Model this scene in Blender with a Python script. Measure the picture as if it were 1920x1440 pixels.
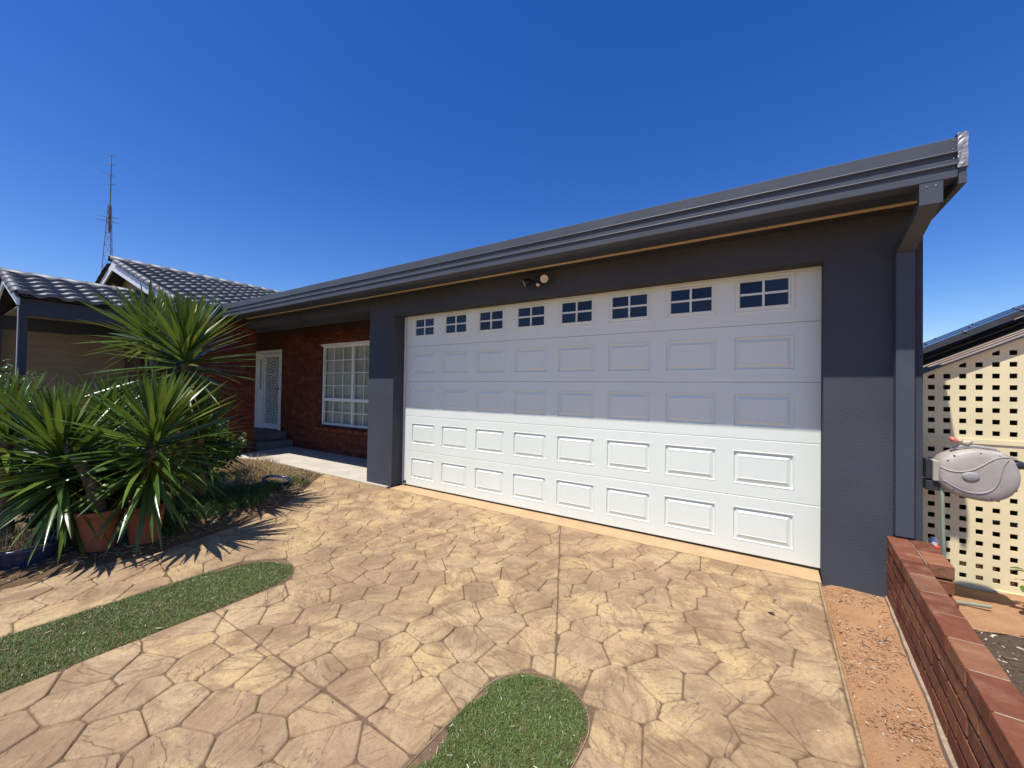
import bpy, bmesh, math, random
import numpy as np
from mathutils import Vector, Matrix, Euler, noise as mnoise

for o in list(bpy.data.objects):
    bpy.data.objects.remove(o)
scene = bpy.context.scene
COL = scene.collection
rad = math.radians
rng = random.Random(7)

# ------------------------------------------------------------------ camera
YAW, PITCH, ROLL, CAM_H = rad(33.0), math.atan(11 / 750), 0.016, 1.40
f0 = Vector((-math.sin(YAW), math.cos(YAW), 0)); r0 = Vector((math.cos(YAW), math.sin(YAW), 0)); u0 = Vector((0, 0, 1))
fw = f0 * math.cos(PITCH) + u0 * math.sin(PITCH); u1 = u0 * math.cos(PITCH) - f0 * math.sin(PITCH)
rt = r0 * math.cos(ROLL) + u1 * math.sin(ROLL); up = u1 * math.cos(ROLL) - r0 * math.sin(ROLL)
cam = bpy.data.cameras.new('camera'); cam.sensor_width = 36.0; cam.lens = 750 / 1920 * 36.0
cam.clip_start = 0.05; cam.clip_end = 5000
camo = bpy.data.objects.new('camera', cam); COL.objects.link(camo)
m3 = Matrix((rt, up, -fw)).transposed()
camo.matrix_world = Matrix.Translation((0, 0, CAM_H)) @ m3.to_4x4()
scene.camera = camo

# ------------------------------------------------------------------ world, sun, exposure
SUN = Vector((0.28, 1.0, -2.36)).normalized()          # direction the light travels
elev = math.asin(-SUN.z)
az = math.atan2(-SUN.x, -SUN.y)                         # clockwise from +Y towards +X
world = bpy.data.worlds.new('World'); scene.world = world; world.use_nodes = True
wn = world.node_tree; wn.nodes.clear()
sky = wn.nodes.new('ShaderNodeTexSky'); sky.sky_type = 'NISHITA'; sky.sun_disc = False
sky.sun_elevation = elev; sky.sun_rotation = az
sky.altitude = 300; sky.air_density = 1.0; sky.dust_density = 0.25; sky.ozone_density = 3.0
bg = wn.nodes.new('ShaderNodeBackground'); bg.inputs[1].default_value = 0.132
wo = wn.nodes.new('ShaderNodeOutputWorld')
hs = wn.nodes.new('ShaderNodeHueSaturation'); hs.inputs['Saturation'].default_value = 1.36; hs.inputs['Hue'].default_value = 0.517
wn.links.new(sky.outputs[0], hs.inputs['Color']); wn.links.new(hs.outputs[0], bg.inputs[0]); wn.links.new(bg.outputs[0], wo.inputs[0])
sl = bpy.data.lights.new('sun', 'SUN'); sl.energy = 5.0; sl.angle = rad(0.53); sl.color = (1.0, 0.96, 0.9)
so = bpy.data.objects.new('sun', sl); COL.objects.link(so)
so.rotation_euler = SUN.to_track_quat('-Z', 'Y').to_euler(); so.location = (-3, -8, 20)
scene.view_settings.view_transform = 'Standard'; scene.view_settings.look = 'None'
scene.view_settings.exposure = 0.22; scene.view_settings.gamma = 1.0
scene.render.engine = 'CYCLES'
scene.cycles.max_bounces = 6; scene.cycles.diffuse_bounces = 4; scene.cycles.transparent_max_bounces = 8
scene.cycles.use_denoising = True

# ------------------------------------------------------------------ materials
MATS = {}
class NT:
    def __init__(s, name):
        s.m = bpy.data.materials.new(name); s.m.use_nodes = True
        s.t = s.m.node_tree; s.n = s.t.nodes; s.p = s.n['Principled BSDF']; s.out = s.n['Material Output']
        MATS[name] = s.m
    def new(s, ty, **kw):
        n = s.n.new(ty)
        for k, v in kw.items(): setattr(n, k, v)
        return n
    def L(s, a, b): s.t.links.new(a, b)
    def coord(s, world=True, scale=(1, 1, 1), rnd=False):
        if world: src = s.new('ShaderNodeNewGeometry').outputs['Position']
        else: src = s.new('ShaderNodeTexCoord').outputs['Object']
        mp = s.new('ShaderNodeMapping'); mp.inputs['Scale'].default_value = scale
        s.L(src, mp.inputs['Vector'])
        return mp
    def noise(s, vec, scale, detail=4, rough=0.6, dist=0.0):
        n = s.new('ShaderNodeTexNoise'); n.inputs['Scale'].default_value = scale; n.inputs['Detail'].default_value = detail
        n.inputs['Roughness'].default_value = rough; n.inputs['Distortion'].default_value = dist
        if vec is not None: s.L(vec, n.inputs['Vector'])
        return n.outputs['Fac']
    def ramp(s, fac, stops):
        r = s.new('ShaderNodeValToRGB'); e = r.color_ramp.elements
        while len(e) < len(stops): e.new(0.5)
        for el, (p, c) in zip(e, stops):
            el.position = p; el.color = (c[0], c[1], c[2], 1) if hasattr(c, '__len__') else (c, c, c, 1)
        s.L(fac, r.inputs['Fac']); return r.outputs['Color']
    def mix(s, fac, a, b, mode='MIX'):
        n = s.new('ShaderNodeMix', data_type='RGBA', blend_type=mode)
        for sock, v in ((n.inputs['Factor'], fac), (n.inputs['A'], a), (n.inputs['B'], b)):
            if hasattr(v, 'is_linked'): s.L(v, sock)
            elif hasattr(v, '__len__'): sock.default_value = (v[0], v[1], v[2], 1)
            else: sock.default_value = v
        return n.outputs['Result']
    def rand(s): return s.new('ShaderNodeObjectInfo').outputs['Random']
    def math(s, op, a, b=None):
        n = s.new('ShaderNodeMath', operation=op)
        for i, v in enumerate((a, b)):
            if v is None: continue
            if hasattr(v, 'is_linked'): s.L(v, n.inputs[i])
            else: n.inputs[i].default_value = v
        return n.outputs[0]
    def col(s, c):
        if hasattr(c, 'is_linked'): s.L(c, s.p.inputs['Base Color'])
        else: s.p.inputs['Base Color'].default_value = (c[0], c[1], c[2], 1)
        return s
    def rough(s, r):
        if hasattr(r, 'is_linked'): s.L(r, s.p.inputs['Roughness'])
        else: s.p.inputs['Roughness'].default_value = r
        return s
    def bump(s, h, strength=0.3, dist=0.01):
        b = s.new('ShaderNodeBump'); b.inputs['Strength'].default_value = strength; b.inputs['Distance'].default_value = dist
        s.L(h, b.inputs['Height']); s.L(b.outputs[0], s.p.inputs['Normal']); return s

def simple(name, c, r=0.6, metallic=0.0, var=0.12, nscale=6.0, bump=0.0, bscale=80, bdist=0.004, spec=0.5):
    t = NT(name); v = t.coord()
    n = t.noise(v.outputs[0], nscale, 5)
    lo = tuple(x * (1 - var) for x in c); hi = tuple(min(1, x * (1 + var)) for x in c)
    t.col(t.ramp(n, [(0.3, lo), (0.7, hi)])).rough(r)
    t.p.inputs['Metallic'].default_value = metallic; t.p.inputs['Specular IOR Level'].default_value = spec
    if bump: t.bump(t.noise(v.outputs[0], bscale, 3), bump, bdist)
    return t.m

simple('render_paint', (0.068, 0.075, 0.090), 0.8, var=0.12, nscale=1.5, bump=0.5, bscale=70, bdist=0.005, spec=0.06)
simple('trim_paint', (0.070, 0.079, 0.097), 0.5, var=0.10, nscale=2.5, bump=0.06, bscale=15, spec=0.25)
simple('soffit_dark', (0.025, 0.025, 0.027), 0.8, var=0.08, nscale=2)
simple('raw_timber', (0.52, 0.38, 0.2), 0.7, var=0.1, nscale=4)
simple('silver_tape', (0.30, 0.30, 0.31), 0.5, metallic=0.5, var=0.4, nscale=30, bump=0.6, bscale=60, bdist=0.006)
simple('white_paint', (0.78, 0.78, 0.77), 0.45, var=0.04, nscale=3)
simple('rubber_black', (0.012, 0.012, 0.013), 0.6)
simple('threshold_paint', (0.49, 0.315, 0.165), 0.8, var=0.14, nscale=5, bump=0.3, bscale=90)
simple('mortar_red', (0.075, 0.035, 0.024), 0.95, var=0.2, nscale=20, bump=0.6, bscale=90)
simple('mortar_pale', (0.33, 0.245, 0.17), 0.95, var=0.25, nscale=20, bump=0.6, bscale=70)
simple('concrete_pale', (0.49, 0.445, 0.36), 0.85, var=0.12, nscale=3, bump=0.25, bscale=60)
simple('concrete_step', (0.20, 0.19, 0.165), 0.85, var=0.15, nscale=3, bump=0.3, bscale=60)
simple('beige_board', (0.24, 0.19, 0.12), 0.8, var=0.1, nscale=2)
simple('navy_paint_and_shade', (0.03, 0.038, 0.055), 0.55, var=0.08)
simple('barge_white', (0.62, 0.63, 0.65), 0.5, var=0.05)
simple('lattice_cream', (0.83, 0.715, 0.42), 0.6, var=0.06, nscale=5, bump=0.15, bscale=120)
simple('terracotta', (0.26, 0.085, 0.038), 0.75, var=0.15, nscale=8, bump=0.1)
simple('blue_glaze', (0.022, 0.032, 0.09), 0.22, var=0.3, nscale=7)
simple('trunk_bark', (0.16, 0.115, 0.07), 0.9, var=0.3, nscale=30, bump=0.8, bscale=60)
simple('dry_straw', (0.40, 0.29, 0.14), 0.85, var=0.25, nscale=25)
simple('chip_pale', (0.62, 0.52, 0.38), 0.8, var=0.25, nscale=40)
simple('chip_dark', (0.11, 0.07, 0.045), 0.9, var=0.35, nscale=40)
simple('reel_grey', (0.42, 0.375, 0.315), 0.6, var=0.12, nscale=9, bump=0.15, bscale=160)
simple('reel_dark_grey', (0.33, 0.31, 0.29), 0.6, var=0.12, nscale=9)  # darker grey for the lower ridge, hub cap and handle
simple('hose_green', (0.26, 0.31, 0.22), 0.5, var=0.1)
simple('hose_grey', (0.2, 0.21, 0.2), 0.5)
simple('plastic_orange', (0.62, 0.1, 0.03), 0.45)
simple('dark_plastic', (0.03, 0.031, 0.035), 0.45)
simple('lamp_black', (0.008, 0.008, 0.009), 0.4)
simple('lamp_lens', (0.62, 0.56, 0.46), 0.3, var=0.04)
simple('ornament_red', (0.55, 0.17, 0.12), 0.5, var=0.3, nscale=60)
simple('ornament_beige', (0.5, 0.42, 0.31), 0.6, var=0.15, nscale=30)
simple('iron_dark', (0.05, 0.05, 0.052), 0.45, var=0.2, nscale=10)
simple('rib_sunlit', (0.30, 0.22, 0.15), 0.6, var=0.2, nscale=6)  # dark roof ribs coloured tan as if their sides caught the sun
simple('solar_black', (0.012, 0.013, 0.018), 0.2)
simple('mast_steel', (0.12, 0.11, 0.11), 0.5)
simple('curtain', (0.62, 0.62, 0.54), 0.9, var=0.15, nscale=2)
simple('entry_grey', (0.16, 0.155, 0.15), 0.8)
simple('dark_room', (0.02, 0.02, 0.02), 0.9)

# door sheet steel: faint wood-grain emboss
t = NT('door_white'); v = t.coord(scale=(3, 3, 40))
g = t.noise(v.outputs[0], 6, 4)
v2 = t.coord(); n = t.noise(v2.outputs[0], 1.3, 5)
t.col(t.ramp(n, [(0.25, (0.72, 0.765, 0.685)), (0.75, (0.765, 0.81, 0.73))])).rough(0.42)
t.bump(g, 0.12, 0.002)

# glass panes: dark, reflective
for nm, c in (('glass_navy', (0.01, 0.018, 0.045)), ('glass_dim', (0.05, 0.055, 0.045))):
    t = NT(nm); t.col(c).rough(0.06); t.p.inputs['Specular IOR Level'].default_value = 0.3
    v = t.coord(); t.bump(t.noise(v.outputs[0], 1.5, 1), 0.05, 0.02)
    n = t.noise(v.outputs[0], 5, 5); rr_ = t.rand()
    t.col(t.mix(t.ramp(n, [(0.4, 0.0), (0.75, 0.6)]), t.mix(rr_, tuple(0.6 * x for x in c), tuple(1.5 * x for x in c)), (0.03, 0.035, 0.045)))
t = NT('glass_clear'); t.n.remove(t.p)
gl = t.new('ShaderNodeBsdfGlossy'); gl.inputs['Roughness'].default_value = 0.03
tr = t.new('ShaderNodeBsdfTransparent'); tr.inputs[0].default_value = (0.75, 0.78, 0.75, 1)
mx = t.new('ShaderNodeMixShader'); mx.inputs[0].default_value = 0.07; t.L(tr.outputs[0], mx.inputs[1]); t.L(gl.outputs[0], mx.inputs[2])
t.L(mx.outputs[0], t.out.inputs[0])

# bricks: colour by piece
def brick_mat(name, stops, bump=0.5, blotch=0.2):
    t = NT(name); v = t.coord()
    base = t.ramp(t.rand(), stops)
    n = t.noise(v.outputs[0], 35, 5, 0.7)
    sp = t.noise(v.outputs[0], 9, 4, 0.6)
    c = t.mix(t.ramp(n, [(0.35, 0.0), (0.75, 0.55)]), base, t.mix(1.0, base, (0.62, 0.55, 0.5), 'MULTIPLY'))
    c = t.mix(t.ramp(sp, [(0.5, 0.0), (0.72, 0.9 * blotch)]), c, (0.36, 0.19, 0.12))
    c = t.mix(t.ramp(t.noise(v.outputs[0], 3.0, 5, 0.7), [(0.48, 0.0), (0.7, blotch)]), c, t.mix(1.0, base, (0.5, 0.45, 0.45), 'MULTIPLY'))
    t.col(c).rough(0.9); t.p.inputs['Specular IOR Level'].default_value = 0.2
    t.bump(t.math('ADD', n, t.math('MULTIPLY', sp, 1.2)), bump, 0.008)
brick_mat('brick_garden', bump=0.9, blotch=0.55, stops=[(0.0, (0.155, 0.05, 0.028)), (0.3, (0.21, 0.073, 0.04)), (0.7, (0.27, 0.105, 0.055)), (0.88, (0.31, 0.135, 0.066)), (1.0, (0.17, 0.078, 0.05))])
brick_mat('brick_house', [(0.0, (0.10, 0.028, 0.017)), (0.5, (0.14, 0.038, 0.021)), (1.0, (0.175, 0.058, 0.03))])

# roof tiles
t = NT('roof_tile'); v = t.coord()
base = t.ramp(t.rand(), [(0, (0.105, 0.11, 0.12)), (0.5, (0.13, 0.135, 0.147)), (1, (0.155, 0.16, 0.172))])
n = t.noise(v.outputs[0], 14, 5)
t.col(t.mix(t.ramp(n, [(0.4, 0.0), (0.75, 0.5)]), base, (0.06, 0.06, 0.068))).rough(0.5); t.bump(n, 0.2, 0.004)

# stamped concrete stones
t = NT('paving_stone')
rnd = t.rand()
v = t.coord()
off = t.new('ShaderNodeVectorMath', operation='MULTIPLY_ADD')
cmb = t.new('ShaderNodeCombineXYZ'); t.L(rnd, cmb.inputs[0]); t.L(rnd, cmb.inputs[1])
off.inputs[1].default_value = (37, 53, 0); t.L(cmb.outputs[0], off.inputs[0]); t.L(v.outputs[0], off.inputs[2])
vr = t.new('ShaderNodeVectorRotate'); vr.rotation_type = 'Z_AXIS'
t.L(off.outputs[0], vr.inputs['Vector']); t.L(t.math('MULTIPLY', rnd, 19.0), vr.inputs['Angle'])
mp = t.new('ShaderNodeMapping'); mp.inputs['Scale'].default_value = (1.0, 3.2, 1.0); t.L(vr.outputs[0], mp.inputs['Vector'])
big = t.noise(v.outputs[0], 0.9, 4, 0.6)                       # broad colour release across the slab
mid = t.noise(v.outputs[0], 3.6, 7, 0.66, 0.8)
cleft = t.noise(mp.outputs[0], 2.6, 3, 0.5, 0.5)               # slate-like clefts
cleft2 = t.noise(mp.outputs[0], 7.0, 5, 0.6, 0.3)
fine = t.noise(off.outputs[0], 55, 6, 0.8)
spk = t.noise(v.outputs[0], 160, 3, 0.7)
c = t.ramp(rnd, [(0.0, (0.44, 0.30, 0.155)), (0.25, (0.50, 0.355, 0.185)), (0.5, (0.53, 0.38, 0.18)), (0.75, (0.49, 0.355, 0.195)), (1.0, (0.43, 0.31, 0.17))])
c = t.mix(t.ramp(mid, [(0.45, 0.0), (0.60, 0.82)]), c, (0.245, 0.152, 0.08))
c = t.mix(t.ramp(big, [(0.45, 0.0), (0.60, 0.55)]), c, (0.26, 0.168, 0.098))
pk = t.noise(v.outputs[0], 1.7, 3, 0.5)
c = t.mix(t.ramp(pk, [(0.5, 0.0), (0.68, 0.5)]), c, (0.43, 0.28, 0.165))
c = t.mix(t.ramp(mid, [(0.30, 0.75), (0.43, 0.0)]), c, (0.58, 0.42, 0.185))
c = t.mix(t.ramp(cleft2, [(0.50, 0.0), (0.68, 0.45)]), c, (0.225, 0.145, 0.08))
ridge = t.ramp(cleft, [(0.470, 0.0), (0.497, 1.0), (0.505, 0.0)])
c = t.mix(t.math('MULTIPLY', ridge, t.ramp(fine, [(0.35, 0.0), (0.6, 0.8)])), c, (0.19, 0.12, 0.07))
c = t.mix(t.ramp(fine, [(0.48, 0.0), (0.66, 0.6)]), c, (0.215, 0.14, 0.08))
c = t.mix(t.ramp(spk, [(0.56, 0.0), (0.72, 0.45)]), c, (0.20, 0.135, 0.08))
c = t.mix(t.ramp(fine, [(0.25, 0.4), (0.40, 0.0)]), c, (0.56, 0.43, 0.25))
t.col(c).rough(0.8); t.p.inputs['Specular IOR Level'].default_value = 0.3
step = t.ramp(cleft, [(0.30, 0.0), (0.475, 0.30), (0.505, 0.75), (0.75, 1.0)])
hh = t.math('ADD', t.math('ADD', t.math('MULTIPLY', step, 1.0), t.math('MULTIPLY', fine, 0.45)), t.math('MULTIPLY', cleft2, 0.5))
t.bump(hh, 0.7, 0.013)
t = NT('joint_groove'); v = t.coord(); n = t.noise(v.outputs[0], 30, 5)
t.col(t.ramp(n, [(0.3, (0.105, 0.062, 0.034)), (0.7, (0.19, 0.118, 0.066))])).rough(0.95); t.bump(n, 0.5, 0.005)
t = NT('slab_edge'); v = t.coord(); n = t.noise(v.outputs[0], 11, 6, 0.7)
t.col(t.ramp(n, [(0.3, (0.34, 0.245, 0.14)), (0.7, (0.44, 0.33, 0.205))])).rough(0.85); t.bump(n, 0.4, 0.006)

# soils
def soil(name, a, b, c2, sc=3.0, bump=0.7, bd=0.012):
    t = NT(name); v = t.coord()
    n = t.noise(v.outputs[0], sc, 7, 0.68); n2 = t.noise(v.outputs[0], sc * 14, 6, 0.75)
    c = t.ramp(n, [(0.3, a), (0.7, b)])
    c = t.mix(t.ramp(n2, [(0.52, 0.0), (0.72, 0.75)]), c, c2)
    t.col(c).rough(0.95); t.p.inputs['Specular IOR Level'].default_value = 0.2
    t.bump(t.math('ADD', n2, t.math('MULTIPLY', n, 1.5)), bump, bd)
soil('red_dirt', (0.40, 0.21, 0.102), (0.52, 0.30, 0.158), (0.27, 0.135, 0.066), 4.0, 0.9, 0.016)
soil('mulch_soil', (0.085, 0.06, 0.042), (0.15, 0.105, 0.07), (0.26, 0.2, 0.15), 5.0, 0.9, 0.02)
soil('bed_soil', (0.13, 0.082, 0.046), (0.21, 0.135, 0.072), (0.08, 0.05, 0.03), 4.0, 0.9, 0.02)
soil('turf_base', (0.05, 0.085, 0.03), (0.09, 0.11, 0.05), (0.12, 0.08, 0.045), 6.0)
soil('lawn_green', (0.05, 0.085, 0.02), (0.09, 0.125, 0.035), (0.12, 0.10, 0.05), 6.0)

# leaves: diffuse + translucent + gloss
def leaf_mat(name, stops, rough=0.35, trans=0.3, tc=(0.30, 0.42, 0.05)):
    t = NT(name)
    rnd = t.rand()
    c = t.ramp(rnd, stops)
    v = t.coord(); n = t.noise(v.outputs[0], 12, 3)
    c = t.mix(t.ramp(n, [(0.4, 0.0), (0.8, 0.45)]), c, tuple(0.55 * x for x in stops[0][1]))
    t.col(c).rough(rough)
    tl = t.new('ShaderNodeBsdfTranslucent'); t.L(t.mix(0.5, c, tc), tl.inputs[0])
    mx = t.new('ShaderNodeMixShader'); mx.inputs[0].default_value = trans
    t.L(t.p.outputs[0], mx.inputs[1]); t.L(tl.outputs[0], mx.inputs[2]); t.L(mx.outputs[0], t.out.inputs[0])
leaf_mat('yucca_leaf', [(0.0, (0.028, 0.065, 0.013)), (0.4, (0.058, 0.115, 0.02)), (0.75, (0.095, 0.155, 0.024)), (1.0, (0.16, 0.20, 0.035))], 0.27, 0.18)
leaf_mat('yucca_dry', [(0.0, (0.25, 0.19, 0.08)), (1.0, (0.38, 0.30, 0.15))], 0.6, 0.15, (0.4, 0.3, 0.1))
leaf_mat('shrub_leaf', [(0.0, (0.10, 0.14, 0.06)), (1.0, (0.16, 0.19, 0.09))], 0.18, 0.15)
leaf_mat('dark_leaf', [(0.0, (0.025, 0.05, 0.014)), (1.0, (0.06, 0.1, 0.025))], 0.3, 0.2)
leaf_mat('bright_leaf', [(0.0, (0.08, 0.17, 0.03)), (1.0, (0.1, 0.2, 0.04))], 0.35, 0.3)
t = NT('turf_blade'); v = t.coord(); n = t.noise(v.outputs[0], 160, 2); n2 = t.noise(v.outputs[0], 5, 4)
c = t.ramp(n, [(0.3, (0.10, 0.16, 0.038)), (0.55, (0.16, 0.235, 0.055)), (0.75, (0.30, 0.35, 0.12))])
t.col(t.mix(t.ramp(n2, [(0.45, 0.0), (0.75, 0.45)]), c, (0.17, 0.19, 0.08))).rough(0.45)
t = NT('weed_blade'); v = t.coord(); n = t.noise(v.outputs[0], 40, 3)
t.col(t.ramp(n, [(0.35, (0.04, 0.085, 0.018)), (0.6, (0.08, 0.14, 0.03)), (0.8, (0.17, 0.17, 0.055))])).rough(0.5)
M = MATS

# ------------------------------------------------------------------ mesh helpers
def link(o, parent=None):
    COL.objects.link(o)
    if parent is not None: o.parent = parent
    return o
def mesh_obj(name, verts, faces, mat, parent=None, smooth=False, mats=None, mi=None):
    me = bpy.data.meshes.new(name); me.from_pydata([tuple(v) for v in verts], [], faces)
    for m in (mats or [mat]): me.materials.append(M[m])
    if mi: me.polygons.foreach_set('material_index', mi)
    if smooth: me.polygons.foreach_set('use_smooth', [True] * len(me.polygons))
    me.update()
    return link(bpy.data.objects.new(name, me), parent)
def inst(name, me, parent, loc=(0, 0, 0), rot=None, scale=None, mw=None):
    o = bpy.data.objects.new(name, me); link(o, parent)
    if mw is not None: o.matrix_local = mw
    else:
        o.location = loc
        if rot is not None: o.rotation_euler = rot
        if scale is not None: o.scale = scale
    return o
def thing(name, label, cat, loc=(0, 0, 0), group=None):
    o = bpy.data.objects.new(name, None); o.empty_display_size = 0.2; link(o); o.location = loc
    return tag(o, label, cat, group)
def tag(o, label=None, cat=None, group=None, kind=None):
    if label: o['label'] = label
    if cat: o['category'] = cat
    if group: o['group'] = group
    if kind: o['kind'] = kind
    return o
class MB:
    def __init__(s): s.v = []; s.f = []
    def add(s, vs, fs):
        b = len(s.v); s.v += [tuple(p) for p in vs]; s.f += [tuple(i + b for i in f) for f in fs]; return s
    def box(s, x0, x1, y0, y1, z0, z1):
        return s.add([(x0, y0, z0), (x1, y0, z0), (x1, y1, z0), (x0, y1, z0), (x0, y0, z1), (x1, y0, z1), (x1, y1, z1), (x0, y1, z1)],
                     [(0, 3, 2, 1), (4, 5, 6, 7), (0, 1, 5, 4), (1, 2, 6, 5), (2, 3, 7, 6), (3, 0, 4, 7)])
    def prism(s, poly, a0, a1, axis):
        """poly: 2D points; axis 'x': (y,z), 'y': (x,z), 'z': (x,y)"""
        def p3(p, a):
            return {'x': (a, p[0], p[1]), 'y': (p[0], a, p[1]), 'z': (p[0], p[1], a)}[axis]
        n = len(poly)
        vs = [p3(p, a0) for p in poly] + [p3(p, a1) for p in poly]
        return s.add(vs, [tuple(range(n))[::-1], tuple(range(n, 2 * n))] + [(i, (i + 1) % n, n + (i + 1) % n, n + i) for i in range(n)])
    def tube(s, pts, radii, seg=8, caps=True):
        pts = [Vector(p) for p in pts]
        if not hasattr(radii, '__len__'): radii = [radii] * len(pts)
        rings = []; prev = None
        for i, p in enumerate(pts):
            d = (pts[min(i + 1, len(pts) - 1)] - pts[max(i - 1, 0)]).normalized()
            ref = prev if prev is not None else (Vector((0, 0, 1)) if abs(d.z) < 0.9 else Vector((1, 0, 0)))
            a = (ref - d * ref.dot(d)).normalized(); b = d.cross(a); prev = a
            rings.append([p + (a * math.cos(2 * math.pi * k / seg) + b * math.sin(2 * math.pi * k / seg)) * radii[i] for k in range(seg)])
        vs = [q for r in rings for q in r]; fs = []
        for i in range(len(pts) - 1):
            for k in range(seg):
                fs.append((i * seg + k, i * seg + (k + 1) % seg, (i + 1) * seg + (k + 1) % seg, (i + 1) * seg + k))
        if caps:
            fs.append(tuple(range(seg))[::-1]); fs.append(tuple((len(pts) - 1) * seg + k for k in range(seg)))
        return s.add(vs, fs)
    def lathe(s, prof, seg=28, center=(0, 0, 0)):
        vs = []
        for r, z in prof:
            for k in range(seg):
                a = 2 * math.pi * k / seg
                vs.append((center[0] + r * math.cos(a), center[1] + r * math.sin(a), center[2] + z))
        fs = []
        for i in range(len(prof) - 1):
            for k in range(seg):
                fs.append((i * seg + k, i * seg + (k + 1) % seg, (i + 1) * seg + (k + 1) % seg, (i + 1) * seg + k))
        return s.add(vs, fs)
    def build(s, name, mat, parent=None, smooth=False, bevel=0.0, auto=False):
        o = mesh_obj(name, s.v, s.f, mat, parent, smooth)
        if bevel:
            b = o.modifiers.new('bevel', 'BEVEL'); b.width = bevel; b.segments = 2; b.limit_method = 'ANGLE'; b.angle_limit = rad(40)
        return o
def box(name, mat, parent, x0, x1, y0, y1, z0, z1, bevel=0.0):
    return MB().box(x0, x1, y0, y1, z0, z1).build(name, mat, parent, bevel=bevel)
def bev_box_mesh(name, sx, sy, sz, bev, mat, seg=1):
    bm = bmesh.new(); bmesh.ops.create_cube(bm, size=1.0)
    bmesh.ops.scale(bm, vec=(sx, sy, sz), verts=bm.verts)
    bmesh.ops.bevel(bm, geom=list(bm.edges), offset=bev, segments=seg, affect='EDGES', profile=0.5)
    me = bpy.data.meshes.new(name); bm.to_mesh(me); bm.free(); me.materials.append(M[mat]); return me

# ================================================================== SETTING
# ---- ground: one sheet to the horizon, finer near the house
def gz(x, y):
    return 0.012 * mnoise.noise(Vector((x * 1.3, y * 1.3, 0))) + 0.006 * mnoise.noise(Vector((x * 5, y * 5, 3)))
xs = sorted(set([-3000, -800, -200, -60, -30, -20] + [round(-16 + i * 0.5, 3) for i in range(33)] + [round(0.2 + i * 0.06, 3) for i in range(12)] + [1, 1.5, 2, 3, 5, 8, 15, 30, 80, 300, 1000, 3000]))
ys = sorted(set([-3000, -800, -200, -60, -20, -8, -4] + [round(-2 + i * 0.12, 3) for i in range(56)] + [5, 6, 8, 12, 20, 40, 100, 400, 1500, 3000]))
vs = []; fs = []
for y in ys:
    for x in xs:
        z = -0.045
        if 0.25 <= x <= 0.95 and -2.1 < y < 4.6: z = -0.03 + gz(x, y) * 1.4 - (0.03 if x < 0.33 else 0)
        vs.append((x, y, z))
nx = len(xs)
for j in range(len(ys) - 1):
    for i in range(nx - 1):
        fs.append((j * nx + i, j * nx + i + 1, (j + 1) * nx + i + 1, (j + 1) * nx + i))
tag(mesh_obj('ground', vs, fs, 'red_dirt', smooth=True), 'reddish brown dirt ground around the house', kind='structure')

# ---- driveway: slab with stamped stones, control joints, two turf slots
XR = 0.305
EDGE_L = [(-4.37, -2.2), (-4.36, 0.30), (-4.38, 0.60), (-4.36, 0.9), (-4.33, 1.15), (-4.37, 1.45), (-4.49, 1.88), (-4.80, 2.44), (-5.28, 2.97), (-5.75, 3.42), (-6.1, 3.79)]
Y_TOP = 3.785
STRIPS = [(-3.225, 0.315, 1.42, 0.28), (-0.875, 0.255, 1.525, 0.0)]        # centre x, half width, y where the round end starts
def strip_outline(cx, hw, y1, y0=-2.0, d=0.0, n=14):
    pts = [(cx - hw - d, y0), (cx - hw - d, y1)]
    for k in range(1, n):
        a = math.pi - math.pi * k / n
        pts.append((cx + (hw + d) * math.cos(a), y1 + (hw * 1.02 + d) * math.sin(a)))
    pts += [(cx + hw + d, y1), (cx + hw + d, y0)]
    return pts
drive = MB().prism([(XR, -2.2), (XR, Y_TOP)] + EDGE_L[::-1], -0.10, -0.009, 'z').build('driveway', 'joint_groove')
tag(drive, 'stamped concrete driveway of tan flagstones in front of the garage', kind='structure')
def clip(poly, n, c):      # keep points with n.p <= c
    out = []
    for i in range(len(poly)):
        a, b = poly[i], poly[(i + 1) % len(poly)]
        da, db = n[0] * a[0] + n[1] * a[1] - c, n[0] * b[0] + n[1] * b[1] - c
        if da <= 0: out.append(a)
        if (da < 0 < db) or (db < 0 < da):
            k = da / (da - db); out.append((a[0] + k * (b[0] - a[0]), a[1] + k * (b[1] - a[1])))
    return out
def area(p): return 0.5 * sum(p[i][0] * p[(i + 1) % len(p)][1] - p[(i + 1) % len(p)][0] * p[i][1] for i in range(len(p)))
def strip_nearest(p, s):
    cx, hw, y1, _ = s
    if p[1] <= y1:
        sg = 1 if p[0] > cx else -1
        return abs(p[0] - cx) - hw, (sg, 0), (cx + sg * hw, p[1])
    d = Vector((p[0] - cx, p[1] - y1)); L = d.length or 1e-6; d /= L
    return L - hw, (d.x, d.y), (cx + d.x * hw, y1 + d.y * hw)
def seg_nearest(p, a, b):
    ax, ay = a; bx, by = b; t_ = max(0, min(1, ((p[0] - ax) * (bx - ax) + (p[1] - ay) * (by - ay)) / ((bx - ax) ** 2 + (by - ay) ** 2)))
    q = (ax + t_ * (bx - ax), ay + t_ * (by - ay)); return math.hypot(p[0] - q[0], p[1] - q[1]), q
def left_edge_x(y):
    for (xa, ya), (xb, yb) in zip(EDGE_L, EDGE_L[1:]):
        if ya <= y <= yb: return xa + (xb - xa) * (y - ya) / (yb - ya)
    return EDGE_L[0][0]
srng = random.Random(21)
seeds = []
tries = 0
while tries < 9000:
    tries += 1
    p = (srng.uniform(-6.3, 0.45), srng.uniform(-1.3, 3.95))
    rr = 0.236 if srng.random() < 0.6 else 0.168
    ok = all(math.hypot((p[0] - q[0]), (p[1] - q[1]) * 1.12) > rr for q in seeds)
    if ok: seeds.append(p)
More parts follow.
